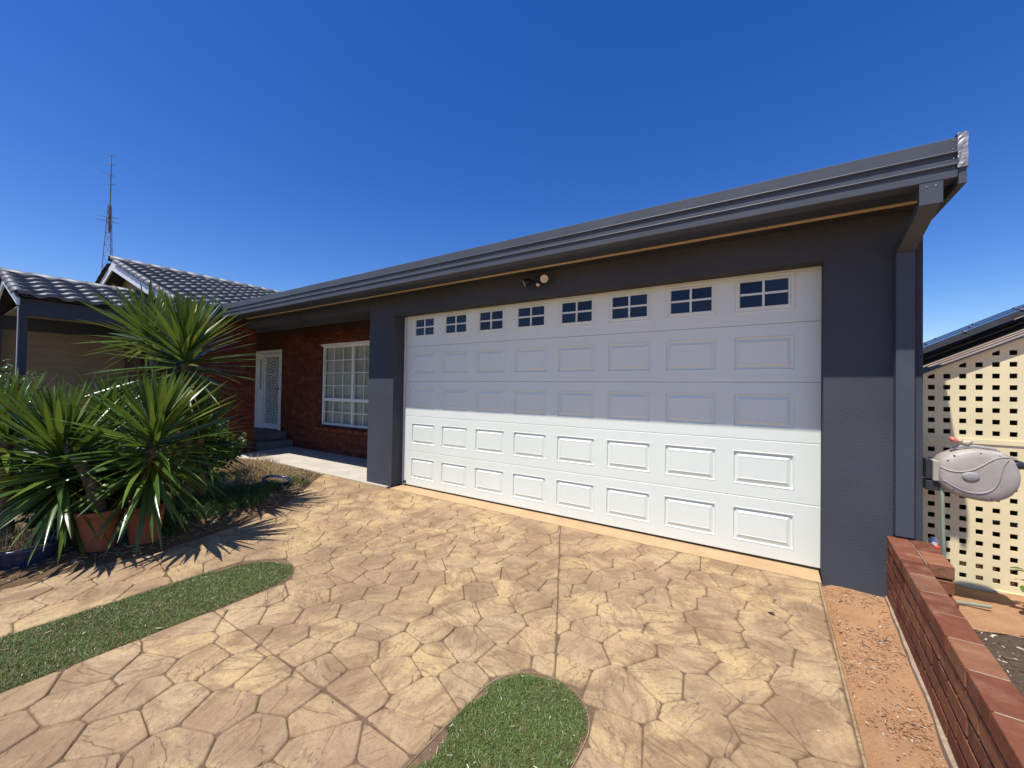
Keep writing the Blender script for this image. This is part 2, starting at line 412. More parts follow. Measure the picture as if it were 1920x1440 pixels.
def seed_ok(p):
    if any(strip_nearest(p, s_)[0] < 0.05 for s_ in STRIPS): return False
    if p[0] > XR - 0.07 or p[1] > Y_TOP - 0.06 or p[1] < -1.4: return False
    if p[1] > 0.25: return p[0] > left_edge_x(p[1]) + 0.07
    return p[0] > -4.29
seeds = [p for p in seeds if seed_ok(p)]
def relax(seeds, k):
    out = []
    for p in seeds:
        poly = [(p[0] - 0.5, p[1] - 0.5), (p[0] + 0.5, p[1] - 0.5), (p[0] + 0.5, p[1] + 0.5), (p[0] - 0.5, p[1] + 0.5)]
        poly = clip(poly, (1, 0), XR); poly = clip(poly, (0, 1), Y_TOP)
        for q in seeds:
            dx, dy = q[0] - p[0], q[1] - p[1]
            if q is p or dx * dx + dy * dy > 1.0: continue
            poly = clip(poly, (dx, dy), (q[0] ** 2 + q[1] ** 2 - p[0] ** 2 - p[1] ** 2) / 2)
        c_ = (sum(a[0] for a in poly) / len(poly), sum(a[1] for a in poly) / len(poly))
        n_ = (p[0] + (c_[0] - p[0]) * k, p[1] + (c_[1] - p[1]) * k)
        out.append(n_ if seed_ok(n_) else p)
    return out
seeds = relax(seeds, 0.6)
JOINTS = [((-1.838, 3.80), (-0.867, 1.76)), ((-3.11, 1.72), (-2.30, 3.80)), ((-2.91, 1.107), (-1.13, 1.105)), ((-4.33, 1.19), (-3.53, 1.10))]
BORD = 0.005
def shrink(poly, d):
    n = len(poly); out = list(poly)
    cx = sum(p[0] for p in poly) / n; cy = sum(p[1] for p in poly) / n
    for i in range(n):
        a, b = poly[i], poly[(i + 1) % n]
        ex, ey = b[0] - a[0], b[1] - a[1]; L = math.hypot(ex, ey)
        if L < 1e-5: continue
        nn = (ey / L, -ex / L); out = clip(out, nn, nn[0] * a[0] + nn[1] * a[1] - d)
        if len(out) < 3: return out
    return out
def clean(poly, eps=0.012):
    out = []
    for p in poly:
        if not out or math.hypot(p[0] - out[-1][0], p[1] - out[-1][1]) > eps: out.append(p)
    if len(out) > 2 and math.hypot(out[0][0] - out[-1][0], out[0][1] - out[-1][1]) < eps: out.pop()
    return out
def chaikin(poly, w=0.22):
    out = []
    n = len(poly)
    for i in range(n):
        a, b = poly[i], poly[(i + 1) % n]
        out.append((a[0] * (1 - w) + b[0] * w, a[1] * (1 - w) + b[1] * w)); out.append((a[0] * w + b[0] * (1 - w), a[1] * w + b[1] * (1 - w)))
    return out
nst = 0; far_b = MB()
for si, p in enumerate(seeds):
    ds = [strip_nearest(p, s) for s in STRIPS]
    poly = [(p[0] - 0.6, p[1] - 0.6), (p[0] + 0.6, p[1] - 0.6), (p[0] + 0.6, p[1] + 0.6), (p[0] - 0.6, p[1] + 0.6)]
    for q in seeds:
        if q is p: continue
        dx, dy = q[0] - p[0], q[1] - p[1]
        if dx * dx + dy * dy > 1.3: continue
        poly = clip(poly, (dx, dy), (q[0] ** 2 + q[1] ** 2 - p[0] ** 2 - p[1] ** 2) / 2)
    for d in ds:
        if d[0] < 0.7:
            n = (-d[1][0], -d[1][1]); poly = clip(poly, n, n[0] * d[2][0] + n[1] * d[2][1] - BORD)
    poly = clip(poly, (1, 0), XR - 0.006); poly = clip(poly, (0, 1), Y_TOP)
    best = min(((seg_nearest(p, a, b), a, b) for a, b in zip(EDGE_L, EDGE_L[1:])), key=lambda z: z[0][0])
    (dd, qn), a, b = best
    if dd < 0.8:
        ex, ey = b[0] - a[0], b[1] - a[1]; L = math.hypot(ex, ey); n = (-ey / L, ex / L)
        if n[0] > 0: n = (-n[0], -n[1])
        poly = clip(poly, n, n[0] * a[0] + n[1] * a[1] - 0.030)
    polys = [poly]
    for a, b in JOINTS:
        nxt = []
        for pl in polys:
            if len(pl) < 3: continue
            cx = sum(q[0] for q in pl) / len(pl); cy = sum(q[1] for q in pl) / len(pl)
            dist, _ = seg_nearest((cx, cy), a, b)
            if dist < 0.35:
                ex, ey = b[0] - a[0], b[1] - a[1]; L = math.hypot(ex, ey); n = (ey / L, -ex / L); c = n[0] * a[0] + n[1] * a[1]
                _, q = seg_nearest((cx, cy), a, b)
                along = ((cx - a[0]) * ex + (cy - a[1]) * ey) / (L * L)
                if -0.06 < along < 1.06:
                    for hp in (clip(pl, n, c - 0.001), clip(pl, (-n[0], -n[1]), -c - 0.001)):
                        if len(hp) > 2 and abs(area(hp)) > 0.0012: nxt.append(hp)
                    continue
            nxt.append(pl)
        polys = nxt
    for pl in polys:
        if len(pl) < 3 or abs(area(pl)) < 0.002: continue
        if area(pl) < 0: pl = pl[::-1]
        pl = clean(pl)
        if len(pl) < 3: continue
        outer = shrink(pl, srng.uniform(0.0008, 0.0024))
        if len(outer) < 3 or abs(area(outer)) < 0.001: continue
        outer = clean(chaikin(clean(outer), 0.09), 0.004)
        if len(outer) < 3: continue
        # slightly wobbly edges
        outer = [(x + 0.007 * mnoise.noise(Vector((x * 9, y * 9, 1))), y + 0.007 * mnoise.noise(Vector((x * 9, y * 9, 7)))) for x, y in outer]
        cx = sum(q[0] for q in outer) / len(outer); cy = sum(q[1] for q in outer) / len(outer)
        R_ = math.sqrt(abs(area(outer)) / math.pi)
        k1 = max(0.5, 1 - 0.003 / R_); k2 = max(0.3, 1 - 0.010 / R_)
        n = len(outer); vs = []
        tx, ty = srng.uniform(-0.006, 0.006), srng.uniform(-0.006, 0.006)
        for k, z in ((1.0, -0.012), (k1, -0.0035), (k2, 0.0)):
            for x, y in outer:
                X, Y = (x - cx) * k, (y - cy) * k
                vs.append((X, Y, z + (tx * X + ty * Y if z > -0.01 else 0)))
        fs = []
        for r_ in range(2):
            for i in range(n): fs.append((r_ * n + i, r_ * n + (i + 1) % n, (r_ + 1) * n + (i + 1) % n, (r_ + 1) * n + i))
        fs.append(tuple(2 * n + i for i in range(n)))
        if cy < 1.88 + (cx - 0.27) * 0.675 or cy < -0.1:
            far_b.add([(v_[0] + cx, v_[1] + cy, v_[2]) for v_ in vs], fs); continue
        o = mesh_obj('paving_stone', vs, fs, 'paving_stone', drive); o.location = (cx, cy, srng.uniform(-0.0012, 0.0012)); nst += 1
        if len(o.data.polygons) > 0: o.data.polygons.foreach_set('use_smooth', [True] * (2 * n) + [False])
tag(far_b.build('paving_stone_field', 'paving_stone', drive), kind='stuff'); print('stones', nst)
# plain troweled margins of the slab
b = MB(); n = len(EDGE_L)
for (xa, ya), (xb, yb) in zip(EDGE_L, EDGE_L[1:]):
    b.add([(xa, ya, -0.09), (xb, yb, -0.09), (xb, yb, -0.002), (xa, ya, -0.002), (xb + 0.03, yb - 0.008, -0.002), (xa + 0.03, ya - 0.008, -0.002), (xb + 0.034, yb - 0.01, -0.012), (xa + 0.034, ya - 0.01, -0.012)],
          [(0, 3, 2, 1), (3, 5, 4, 2), (5, 7, 6, 4)])
b.build('slab_margin', 'slab_edge', drive)
MB().prism([(XR - 0.004, -0.003), (XR + 0.006, -0.004), (XR + 0.012, -0.012), (XR + 0.014, -0.095), (XR - 0.004, -0.095)], -2.2, Y_TOP - 0.001, 'y').build('slab_margin', 'paving_stone', drive)
for si, (cx, hw, y1, _) in enumerate(STRIPS):
    o0 = strip_outline(cx, hw, y1, d=0.0); o1 = strip_outline(cx, hw, y1, d=BORD - 0.002)
    k = len(o0); vs = [(x, y, -0.03) for x, y in o0] + [(x, y, -0.005) for x, y in o0] + [(x, y, -0.005) for x, y in o1] + [(x, y, -0.012) for x, y in o1]
    fs = []
    for r_ in range(3):
        for i in range(k - 1): fs.append((r_ * k + i, r_ * k + i + 1, (r_ + 1) * k + i + 1, (r_ + 1) * k + i))
    mesh_obj('slab_margin', vs, fs, 'paving_stone', drive)
b = MB().box(-4.47, 0.32, Y_TOP + 0.004, 4.06, -0.05, 0.002)
b.build('threshold', 'threshold_paint', drive, bevel=0.004)

# ---- path in the alcove, lawn, beds
pp = [(-5.0, 3.79), (-6.2, 3.80), (-7.4, 3.83), (-8.6, 3.66), (-9.15, 3.62), (-9.15, 4.14), (-12.0, 4.14), (-12.0, 5.06), (-4.55, 5.06), (-4.55, 3.79)]
tag(MB().prism(pp[::-1], -0.08, 0.004, 'z').build('path', 'concrete_pale'), 'pale concrete path in the alcove beside the house', kind='structure')
def patch(name, mat, x0, x1, y0, y1, nx_, ny_, hf, label, inside=None, kind='structure'):
    vs = []; fs = []; idx = {}
    for j in range(ny_ + 1):
        for i in range(nx_ + 1):
            x = x0 + (x1 - x0) * i / nx_; y = y0 + (y1 - y0) * j / ny_
            vs.append((x, y, hf(x, y)))
    for j in range(ny_):
        for i in range(nx_):
            xc = x0 + (x1 - x0) * (i + 0.5) / nx_; yc = y0 + (y1 - y0) * (j + 0.5) / ny_
            if inside and not inside(xc, yc): continue
            a = j * (nx_ + 1) + i; fs.append((a, a + 1, a + nx_ + 2, a + nx_ + 1))
    o = mesh_obj(name, vs, fs, mat, smooth=True)
    return tag(o, label, kind=kind)
def bed_h(x, y):
    e = left_edge_x(y) - x if y > 0.2 else -4.37 - x
    t_ = max(0.0, min(1.0, (e + 0.03) / 0.35))
    # also falls to the path
    q = max(0.0, min(1.0, (3.66 + (0.14 if x > -8 else 0) - y) / 0.35)); t_ = t_ * q
    return -0.05 + 0.055 * min(1, max(0, (e + 0.10) / 0.08)) * min(1, q * 6 + 0.2) + 0.075 * t_ + 0.018 * mnoise.noise(Vector((x * 4, y * 4, 0))) * t_ + 0.012 * mnoise.noise(Vector((x * 15, y * 15, 2)))
patch('garden_bed', 'bed_soil', -9.1, -4.2, -0.2, 3.85, 120, 100, bed_h, 'brown soil garden bed under the yuccas')
patch('lawn', 'lawn_green', -30, -6.1, -12, 2.6, 50, 40, lambda x, y: -0.01 + 0.012 * mnoise.noise(Vector((x, y, 0))) + (-0.05 if y > -0.1 and x > -9 else 0), 'green lawn beyond the garden bed')
tag(MB().prism([(-12.6, -9), (-11.0, -9), (-11.0, 3.0), (-12.6, 3.0)], -0.05, 0.03, 'z').build('footpath', 'concrete_pale'), 'pale concrete footpath leading to the porch', kind='structure')
def rbed(x, y):
    t_ = max(0, min(1, (y - 1.6) / 2.5))
    return 0.17 * (1 - t_) + 0.0 * t_ + 0.02 * mnoise.noise(Vector((x * 5, y * 5, 4))) + 0.008 * mnoise.noise(Vector((x * 22, y * 22, 1)))
patch('mulch_bed', 'mulch_soil', 0.62, 3.4, -1.5, 3.55, 80, 120, rbed, 'dark mulch soil bed behind the low brick wall', inside=lambda x, y: x > 0.74 - 0.052 * (3.79 - y))
patch('dirt_bed', 'red_dirt', 0.62, 3.4, 3.47, 6.5, 60, 60, lambda x, y: rbed(x, y) + 0.004, 'orange dirt strip in front of the lattice screen', inside=lambda x, y: x > (0.76 if y < 3.8 else 0.90))

# ================================================================== GARAGE
YF = 3.843; YD = 4.022
G = thing('garage', 'dark grey rendered garage with flat roof and white panel door', 'garage', (-2, YF, 0))
def gpar(o):
    o.parent = G; o.matrix_parent_inverse = G.matrix_world.inverted(); return o
bpy.context.view_layer.update()
G.location = (0, 0, 0)
XL0, XL1, XP0, XP1 = -5.05, -4.505, 0.33, 0.873
MB().prism([(XL0, -0.06), (XL1, -0.06), (XL1, 2.434), (XP0, 2.434), (XP0, -0.10), (XP1, -0.10), (XP1, 2.72), (-8.9, 2.72), (-8.9, 2.558), (XL0, 2.558)], YF, 4.30, 'y').build('front_wall', 'render_paint', G, bevel=0.005)
box('side_wall', 'render_paint', G, XP1 - 0.25, XP1 - 0.001, 4.301, 9.0, -0.10, 2.72)
box('party_wall', 'render_paint', G, -5.02, -4.52, 4.302, 9.0, -0.05, 2.5)
box('rear_wall', 'render_paint', G, -4.518, 0.62, 8.8, 9.0, -0.05, 2.7)
box('floor', 'concrete_step', G, -4.5, 0.62, 4.08, 8.79, -0.05, 0.006)
# roof, eaves
MB().prism([(3.44, 2.88), (9.2, 3.02), (9.2, 2.96), (3.44, 2.82)], -8.80, 0.90, 'x').build('roof_sheet', 'trim_paint', G)
box('soffit', 'navy_paint_and_shade', G, -8.86, 0.905, 3.4535, 3.632, 2.690, 2.700)  # shaded tone of the trim paint put into the colour
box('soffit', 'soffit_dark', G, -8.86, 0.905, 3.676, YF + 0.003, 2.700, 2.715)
box('fascia', 'trim_paint', G, -8.86, 0.902, 3.455, 3.48, 2.702, 2.90)
box('soffit_trim', 'raw_timber', G, -8.46, 0.80, 3.634, 3.674, 2.684, 2.699)
prof = [(3.362, 2.926), (3.350, 2.918), (3.350, 2.842), (3.340, 2.838), (3.337, 2.832), (3.340, 2.826), (3.352, 2.822), (3.352, 2.772), (3.342, 2.768), (3.339, 2.762), (3.342, 2.756), (3.352, 2.752), (3.352, 2.690), (3.358, 2.684), (3.452, 2.684), (3.452, 2.890), (3.446, 2.890), (3.446, 2.694), (3.364, 2.694), (3.364, 2.915), (3.372, 2.921), (3.368, 2.928)]
MB().prism(prof, -8.88, 0.905, 'x').build('gutter', 'trim_paint', G)
box('gutter_stop_end', 'trim_paint', G, -8.892, -8.881, 3.345, 3.452, 2.69, 2.92)
MB().prism([(3.345, 2.640), (3.345, 2.93), (3.47, 2.94), (9.2, 3.06), (9.2, 2.66)], 0.907, 0.94, 'x').build('barge_board', 'trim_paint', G, bevel=0.003)
# crumpled silver tape wrapped over the gutter corner
vs = []; fs = []
trn = random.Random(3)
segs = 12
path_ = [(0.900, 3.3335), (0.908, 3.333), (0.922, 3.334), (0.942, 3.3335), (0.9455, 3.345), (0.9455, 3.40)]
for j in range(segs + 1):
    z = 2.735 + (2.936 - 2.735) * j / segs
    for i, (x, y) in enumerate(path_):
        vs.append((x + trn.uniform(-0.003, 0.003), y + trn.uniform(-0.004, 0.002), z + trn.uniform(-0.003, 0.003)))
w = len(path_)
for j in range(segs):
    for i in range(w - 1): fs.append((j * w + i, j * w + i + 1, (j + 1) * w + i + 1, (j + 1) * w + i))
top = len(vs)
vs += [(0.90, 3.40, 2.94), (0.9455, 3.40, 2.94)]
fs.append((segs * w + 0, segs * w + 1, segs * w + 2, segs * w + 3, segs * w + 4, top + 1, top))
mesh_obj('flashing_tape', vs, fs, 'silver_tape', G)
for z in (2.905, 2.855, 2.80, 2.745):
    b = MB().lathe([(0.0, 0.0025), (0.003, 0.002), (0.0045, 0.0)], 8)
    o = b.build('rivet', 'silver_tape', G); o.location = (0.888, 3.3495 if z > 2.84 else 3.3515, z); o.rotation_euler = (rad(90), 0, 0)
# downpipe
dp = box('downpipe', 'trim_paint', G, 0.720, 0.815, YF - 0.078, YF - 0.003, 0.436, 2.395, bevel=0.004)
pr_ = [(3.362, 2.683, .752, .842), (3.362, 2.560, .752, .842), (YF - 0.079, 2.392, .720, .815), (YF - 0.003, 2.397, .720, .815), (YF - 0.003, 2.44, .722, .817), (3.440, 2.600, .752, .842), (3.440, 2.683, .752, .842)]
n = len(pr_)
mesh_obj('offset', [(q[2], q[0], q[1]) for q in pr_] + [(q[3], q[0], q[1]) for q in pr_], [tuple(range(n))[::-1], tuple(range(n, 2 * n))] + [(i, (i + 1) % n, n + (i + 1) % n, n + i) for i in range(n)], 'trim_paint', dp)
MB().prism([(3.357, 2.555), (3.357, 2.70), (3.3545, 2.70), (3.3545, 2.555)], 0.744, 0.846, 'x').build('outlet_collar', 'trim_paint', dp)
for x in (0.775, 0.815):
    b = MB().lathe([(0.0, 0.003), (0.004, 0.002), (0.005, 0.0)], 8); o = b.build('screw', 'silver_tape', dp); o.location = (x, 3.3543, 2.66); o.rotation_euler = (rad(90), 0, 0)

# sectional door: five sections, eight panels each
D = MB().box(-4.44, XP0 + 0.03, YD + 0.030, YD + 0.05, 0.02, 2.49).build('garage_door', 'door_white', G)
SEC = [(0.022, 0.509), (0.511, 1.004), (1.006, 1.499), (1.501, 1.994), (1.996, 2.484)]
PX = [-4.306 + 0.5745 * i for i in range(8)]; PW = 0.443
xd0, xd1 = -4.44, XP0 + 0.03
def section_mesh(z0, z1, pz0, pz1, px0=0.0, pw=PW):
    xs_ = [xd0]
    for x in PX: xs_ += [x + px0, x + px0 + pw]
    xs_.append(xd1); zs_ = [z0 + 0.004, pz0, pz1, z1 - 0.004]
    b = MB(); W = len(xs_)
    b.v = [(x, YD, z) for z in zs_ for x in xs_]
    for j in range(3):
        for i in range(W - 1):
            if j == 1 and i % 2 == 1: continue
            b.f.append((j * W + i, j * W + i + 1, (j + 1) * W + i + 1, (j + 1) * W + i))
    # rolled top and bottom lips
    for z, s_ in ((z0, 1), (z1, -1)):
        b.add([(xd0, YD, z + 0.004 * s_), (xd1, YD, z + 0.004 * s_), (xd1, YD + 0.004, z), (xd0, YD + 0.004, z), (xd1, YD + 0.029, z), (xd0, YD + 0.029, z)],
              [(0, 1, 2, 3) if s_ < 0 else (3, 2, 1, 0), (3, 2, 4, 5) if s_ < 0 else (5, 4, 2, 3)])
    return b
def panel_mesh(w_, h_):
    # raised panel in a pressed recess: lip, groove, sloped bevel, raised field
    rings = [(0.0, 0.0), (0.004, -0.002), (0.008, -0.002), (0.013, 0.013), (0.019, 0.014), (0.052, -0.001), (0.056, 0.001), (0.060, 0.001)]
    vs = []; fs = []
    for d, y in rings:
        vs += [(d, y, d), (w_ - d, y, d), (w_ - d, y, h_ - d), (d, y, h_ - d)]
    for r_ in range(len(rings) - 1):
        for i in range(4): fs.append((r_ * 4 + i, r_ * 4 + (i + 1) % 4, (r_ + 1) * 4 + (i + 1) % 4, (r_ + 1) * 4 + i))
    k = (len(rings) - 1) * 4; fs.append((k, k + 1, k + 2, k + 3))
    me = bpy.data.meshes.new('panel'); me.from_pydata(vs, [], fs); me.materials.append(M['door_white']); return me
pm = panel_mesh(PW, 0.292)
for s_, (z0, z1) in enumerate(SEC):
    if s_ < 4:
        pz = z0 + 0.102
        section_mesh(z0, z1, pz, pz + 0.292).build('section', 'door_white', D)
        for x in PX: inst('panel', pm, D, (x, YD, pz))
    else:
        wz0, wz1 = 2.102, 2.418
        wx = -0.002
        section_mesh(z0, z1, wz0, wz1, wx, 0.446).build('section', 'door_white', D)
        # window surround, cross bars and panes
        w_, h_ = 0.446, 0.316
        def ring(b, d0, y0_, d1, y1_):
            v0 = [(d0, y0_, d0), (w_ - d0, y0_, d0), (w_ - d0, y0_, h_ - d0), (d0, y0_, h_ - d0)]
            v1 = [(d1, y1_, d1), (w_ - d1, y1_, d1), (w_ - d1, y1_, h_ - d1), (d1, y1_, h_ - d1)]
            b.add(v0 + v1, [(i, (i + 1) % 4, 4 + (i + 1) % 4, 4 + i) for i in range(4)])
        b = MB()
        for a_, c_ in zip([(0, 0), (0.003, -0.004), (0.012, -0.004), (0.015, 0.002), (0.030, 0.0), (0.034, -0.007), (0.046, -0.007), (0.050, 0.010)], [(0.003, -0.004), (0.012, -0.004), (0.015, 0.002), (0.030, 0.0), (0.034, -0.007), (0.046, -0.007), (0.050, 0.010)]):
            ring(b, a_[0], a_[1], c_[0], c_[1])
        b.box(w_ / 2 - 0.009, w_ / 2 + 0.009, -0.004, 0.0095, 0.049, h_ - 0.049)
        b.box(0.049, w_ / 2 - 0.009, -0.0035, 0.0095, h_ / 2 - 0.009, h_ / 2 + 0.009)
        b.box(w_ / 2 + 0.009, w_ - 0.049, -0.0035, 0.0095, h_ / 2 - 0.009, h_ / 2 + 0.009)
        fm = None
        pw2 = (w_ / 2 - 0.009 - 0.05) ; ph2 = (h_ / 2 - 0.009 - 0.05)
        pme = bpy.data.meshes.new('pane'); pme.from_pydata([(0, 0, 0), (pw2, 0, 0), (pw2, 0, ph2), (0, 0, ph2), (0, .004, 0), (pw2, .004, 0), (pw2, .004, ph2), (0, .004, ph2)], [], [(0, 1, 2, 3), (7, 6, 5, 4), (0, 4, 5, 1), (1, 5, 6, 2), (2, 6, 7, 3), (3, 7, 4, 0)]); pme.materials.append(M['glass_navy'])
        for x in PX:
            if fm is None: o = b.build('window_frame', 'door_white', D); fm = o.data
            else: o = inst('window_frame', fm, D)
            o.location = (x + wx, YD, wz0)
            for ix in (0.05, w_ / 2 + 0.009):
                for iz in (0.05, h_ / 2 + 0.009):
                    inst('window_pane', pme, D, (x + wx + ix, YD + 0.006, wz0 + iz))
box('bottom_seal', 'rubber_black', D, -4.44, XP0 + 0.03, YD + 0.006, YD + 0.028, 0.003, 0.021)
b = MB().tube([(-4.415, YD - 0.03, 0.06), (-4.415, YD - 0.003, 0.06)], 0.018, 12); b.build('side_roller', 'rubber_black', D)
box('door_stop', 'white_paint', G, -4.503, -4.462, YD + 0.012, YD + 0.05, 0.004, 2.43)

# twin-head security light under the eave
SLt = thing('security_light', 'black twin-head security floodlight with sensor above garage door', 'light', (-2.14, YF, 2.60))
MB().box(-0.055, 0.055, -0.045, 0.0, -0.035, 0.045).build('mount_box', 'lamp_black', SLt, bevel=0.006)
def lamp(d, x):
    d = Vector(d).normalized(); p0 = Vector((x * 0.7, -0.03, 0.0)); p1 = Vector((x, -0.075, 0.0)); e = p1 + d * 0.075
    h_ = MB().tube([p0, p1, p1 + d * 0.005], 0.009, 8).tube([p1 - d * 0.005, p1 + d * 0.012, p1 + d * 0.05, e], [0.014, 0.03, 0.042, 0.047], 20).build('lamp_head', 'lamp_black', SLt, smooth=False)
    MB().tube([e + d * 0.0005, e + d * 0.004], [0.043, 0.041], 20).build('lens', 'lamp_lens', h_)
lamp((-0.85, -0.45, -0.35), -0.085); lamp((0.55, -0.8, -0.28), 0.075)
MB().tube([(0, -0.03, -0.025), (0, -0.06, -0.05)], [0.018, 0.02], 12).build('sensor', 'lamp_black', SLt)
MB().tube([(0, -0.06, -0.05), (0, -0.066, -0.062)], [0.024, 0.015], 12).build('sensor_lens', 'lamp_lens', SLt)

# ================================================================== BRICK HOUSE
H = thing('brick_house', 'red brick house with grey tiled gable roof behind the yuccas', 'house')
BL, BH, BD = 0.23, 0.076, 0.10
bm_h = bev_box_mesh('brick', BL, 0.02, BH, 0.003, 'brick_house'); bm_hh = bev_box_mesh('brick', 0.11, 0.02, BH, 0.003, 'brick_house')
def lay(parent, length, height, origin, dx, nrm, holes, seed, skip=None, smax=99.0):
    """stretcher bond on a wall face; origin lower left, dx unit along wall, nrm outward"""
    r_ = random.Random(seed); dx = Vector(dx); nrm = Vector(nrm); rz = math.atan2(dx.y, dx.x)
    rows = int(height / 0.086); extra = []
    cnt = 0; rest = MB()
    for j in range(rows):
        z = origin[2] + 0.043 + j * 0.086; s0 = 0.0 if j % 2 == 0 else -0.12
        k = 0
        while s0 + k * 0.24 < length:
            a, c = max(0.0, s0 + k * 0.24), min(length, s0 + k * 0.24 + BL); k += 1
            if c - a < 0.03: continue
            spans = [(a, c)]
            for h0, h1, hz0, hz1 in holes:
                if z + 0.03 > hz0 and z - 0.03 < hz1:
                    ns = []
                    for p_, q_ in spans:
                        if q_ <= h0 or p_ >= h1: ns.append((p_, q_)); continue
                        if p_ < h0 - 0.012: ns.append((p_, h0 - 0.006))
                        if q_ > h1 + 0.012: ns.append((h1 + 0.006, q_))
                    spans = ns
            for p_, q_ in spans:
                if q_ - p_ < 0.025: continue
                c_ = Vector(origin) + dx * ((p_ + q_) / 2) + nrm * (0.002 + r_.uniform(-0.0015, 0.0015)); c_.z = z
                if p_ > smax:
                    rest.box(c_.x - (q_ - p_) / 2, c_.x + (q_ - p_) / 2, c_.y - 0.01, c_.y + 0.01, z - 0.038, z + 0.038); continue
                o = inst('brick', bm_h, parent, c_, (0, 0, rz)); o.scale = ((q_ - p_) / BL, 1, 1); cnt += 1
    if rest.v: tag(rest.build('brick_field', 'brick_house', parent), kind='stuff')
    return cnt
# wall of the alcove with the window (front face Y = 5.05) and the entry door opening
aw = MB()
YW = 5.05
WX0, WX1, WZ0, WZ1 = -8.235, -6.20, 0.585, 2.305
DX0, DX1, DZ0, DZ1 = -11.17, -9.88, 0.33, 2.285
for a_ in ((-12.0, DX0, -0.05, 2.8), (DX0, DX1, DZ1, 2.8), (DX0, DX1, -0.05, DZ0), (DX1, WX0, -0.05, 2.8), (WX0, WX1, -0.05, WZ0), (WX0, WX1, WZ1, 2.8), (WX1, -5.02, -0.05, 2.8)):
    aw.box(a_[0], a_[1], YW, YW + 0.20, a_[2], a_[3])
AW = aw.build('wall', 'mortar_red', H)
c1 = lay(AW, 4.7, 2.62, (-10.0, YW, 0.0), (1, 0, 0), (0, -1, 0), [(-0.1, DX1 + 10.0, DZ0 - 0.3, DZ1), (WX0 + 10.0, WX1 + 10.0, WZ0 - 0.09, WZ1)], 5, smax=3.45)
# sloping brick sill
sm_ = bev_box_mesh('brick', 0.076, 0.20, 0.07, 0.004, 'brick_house')
for i in range(24):
    inst('sill_brick', sm_, AW, (WX0 - 0.02 + 0.043 + i * 0.0865, YW - 0.015, WZ0 - 0.052), (rad(14), 0, 0))
# wall facing the drive (X = -9.15)
XW = -9.15
ww = MB().box(-9.45, XW, 3.0, 4.13, -0.05, 2.75).box(-16.4, -12.0, 3.0, 9.0, -0.05, 2.75).box(-11.999, -9.451, 3.0, 3.2, 2.42, 2.75).build('wall', 'mortar_red', H)  # front opened up, out of sight, to let sunlight into the recess
box('entry_bounce_floor', 'concrete_pale', H, -11.9, -9.452, 3.0, 4.235, -0.04, 0.16)  # unseen pale floor added to bounce sunlight onto the front door
c2 = lay(ww, 1.13, 2.72, (XW, 3.0, 0.0), (0, 1, 0), (1, 0, 0), [], 8)
c3 = lay(ww, 0.3, 2.72, (-9.45, 3.0, 0.0), (1, 0, 0), (0, -1, 0), [], 9)
print('bricks', c1, c2, c3)
box('entry_ceiling', 'entry_grey', H, -11.99, -5.03, YF + 0.46, 5.049, 2.752, 2.77)
box('entry_ceiling', 'entry_grey', H, -11.99, -9.16, 3.0, YF + 0.458, 2.752, 2.77)
# entry steps, each a slab in the recess
box('step', 'concrete_step', H, -11.9, -9.30, 4.24, 5.045, 0.003, 0.165, bevel=0.008)
box('step', 'concrete_step', H, -11.9, -9.60, 4.30, 5.046, 0.166, 0.328, bevel=0.008)
# entry door with diamond security mesh
ED = MB().box(DX0 + 0.001, DX1 - 0.001, YW + 0.06, YW + 0.10, DZ0, DZ1 - 0.001).build('front_door', 'dark_room', H)
fr = MB()
fr.box(DX0, DX0 + 0.07, YW - 0.012, YW + 0.059, DZ0, DZ1).box(DX1 - 0.07, DX1, YW - 0.012, YW + 0.059, DZ0, DZ1).box(DX0 + 0.07, DX1 - 0.07, YW - 0.012, YW + 0.059, DZ1 - 0.07, DZ1)
fr.box(DX0 + 0.36, DX0 + 0.42, YW - 0.01, YW + 0.058, DZ0, DZ1 - 0.071)
fr.box(DX0 + 0.07, DX0 + 0.20, YW + 0.01, YW + 0.05, DZ0, DZ1 - 0.071).box(DX0 + 0.27, DX0 + 0.36, YW + 0.01, YW + 0.05, DZ0, DZ1 - 0.071)
fr.box(DX0 + 0.20, DX0 + 0.27, YW + 0.01, YW + 0.05, DZ0, 1.32).box(DX0 + 0.20, DX0 + 0.27, YW + 0.01, YW + 0.05, 2.05, DZ1 - 0.071)
fr.build('door_frame', 'white_paint', ED)
box('sidelight_pane', 'glass_navy', ED, DX0 + 0.20, DX0 + 0.27, YW + 0.03, YW + 0.036, 1.32, 2.05)
sx0, sx1 = DX0 + 0.43, DX1 - 0.075
box('door_panel', 'dark_room', ED, sx0, sx1, YW + 0.045, YW + 0.055, DZ0 + 0.02, DZ1 - 0.08)
sf = MB().box(sx0, sx0 + 0.07, YW + 0.0, YW + 0.03, DZ0 + 0.02, DZ1 - 0.08).box(sx1 - 0.08, sx1, YW + 0.0, YW + 0.03, DZ0 + 0.02, DZ1 - 0.08).box(sx0 + 0.07, sx1 - 0.08, YW + 0.0, YW + 0.03, DZ1 - 0.17, DZ1 - 0.08).box(sx0 + 0.07, sx1 - 0.08, YW + 0.0, YW + 0.03, DZ0 + 0.02, DZ0 + 0.14)
sf.build('screen_frame', 'white_paint', ED)
mb = MB(); mx0, mx1, mz0, mz1 = sx0 + 0.07, sx1 - 0.08, DZ0 + 0.14, DZ1 - 0.17
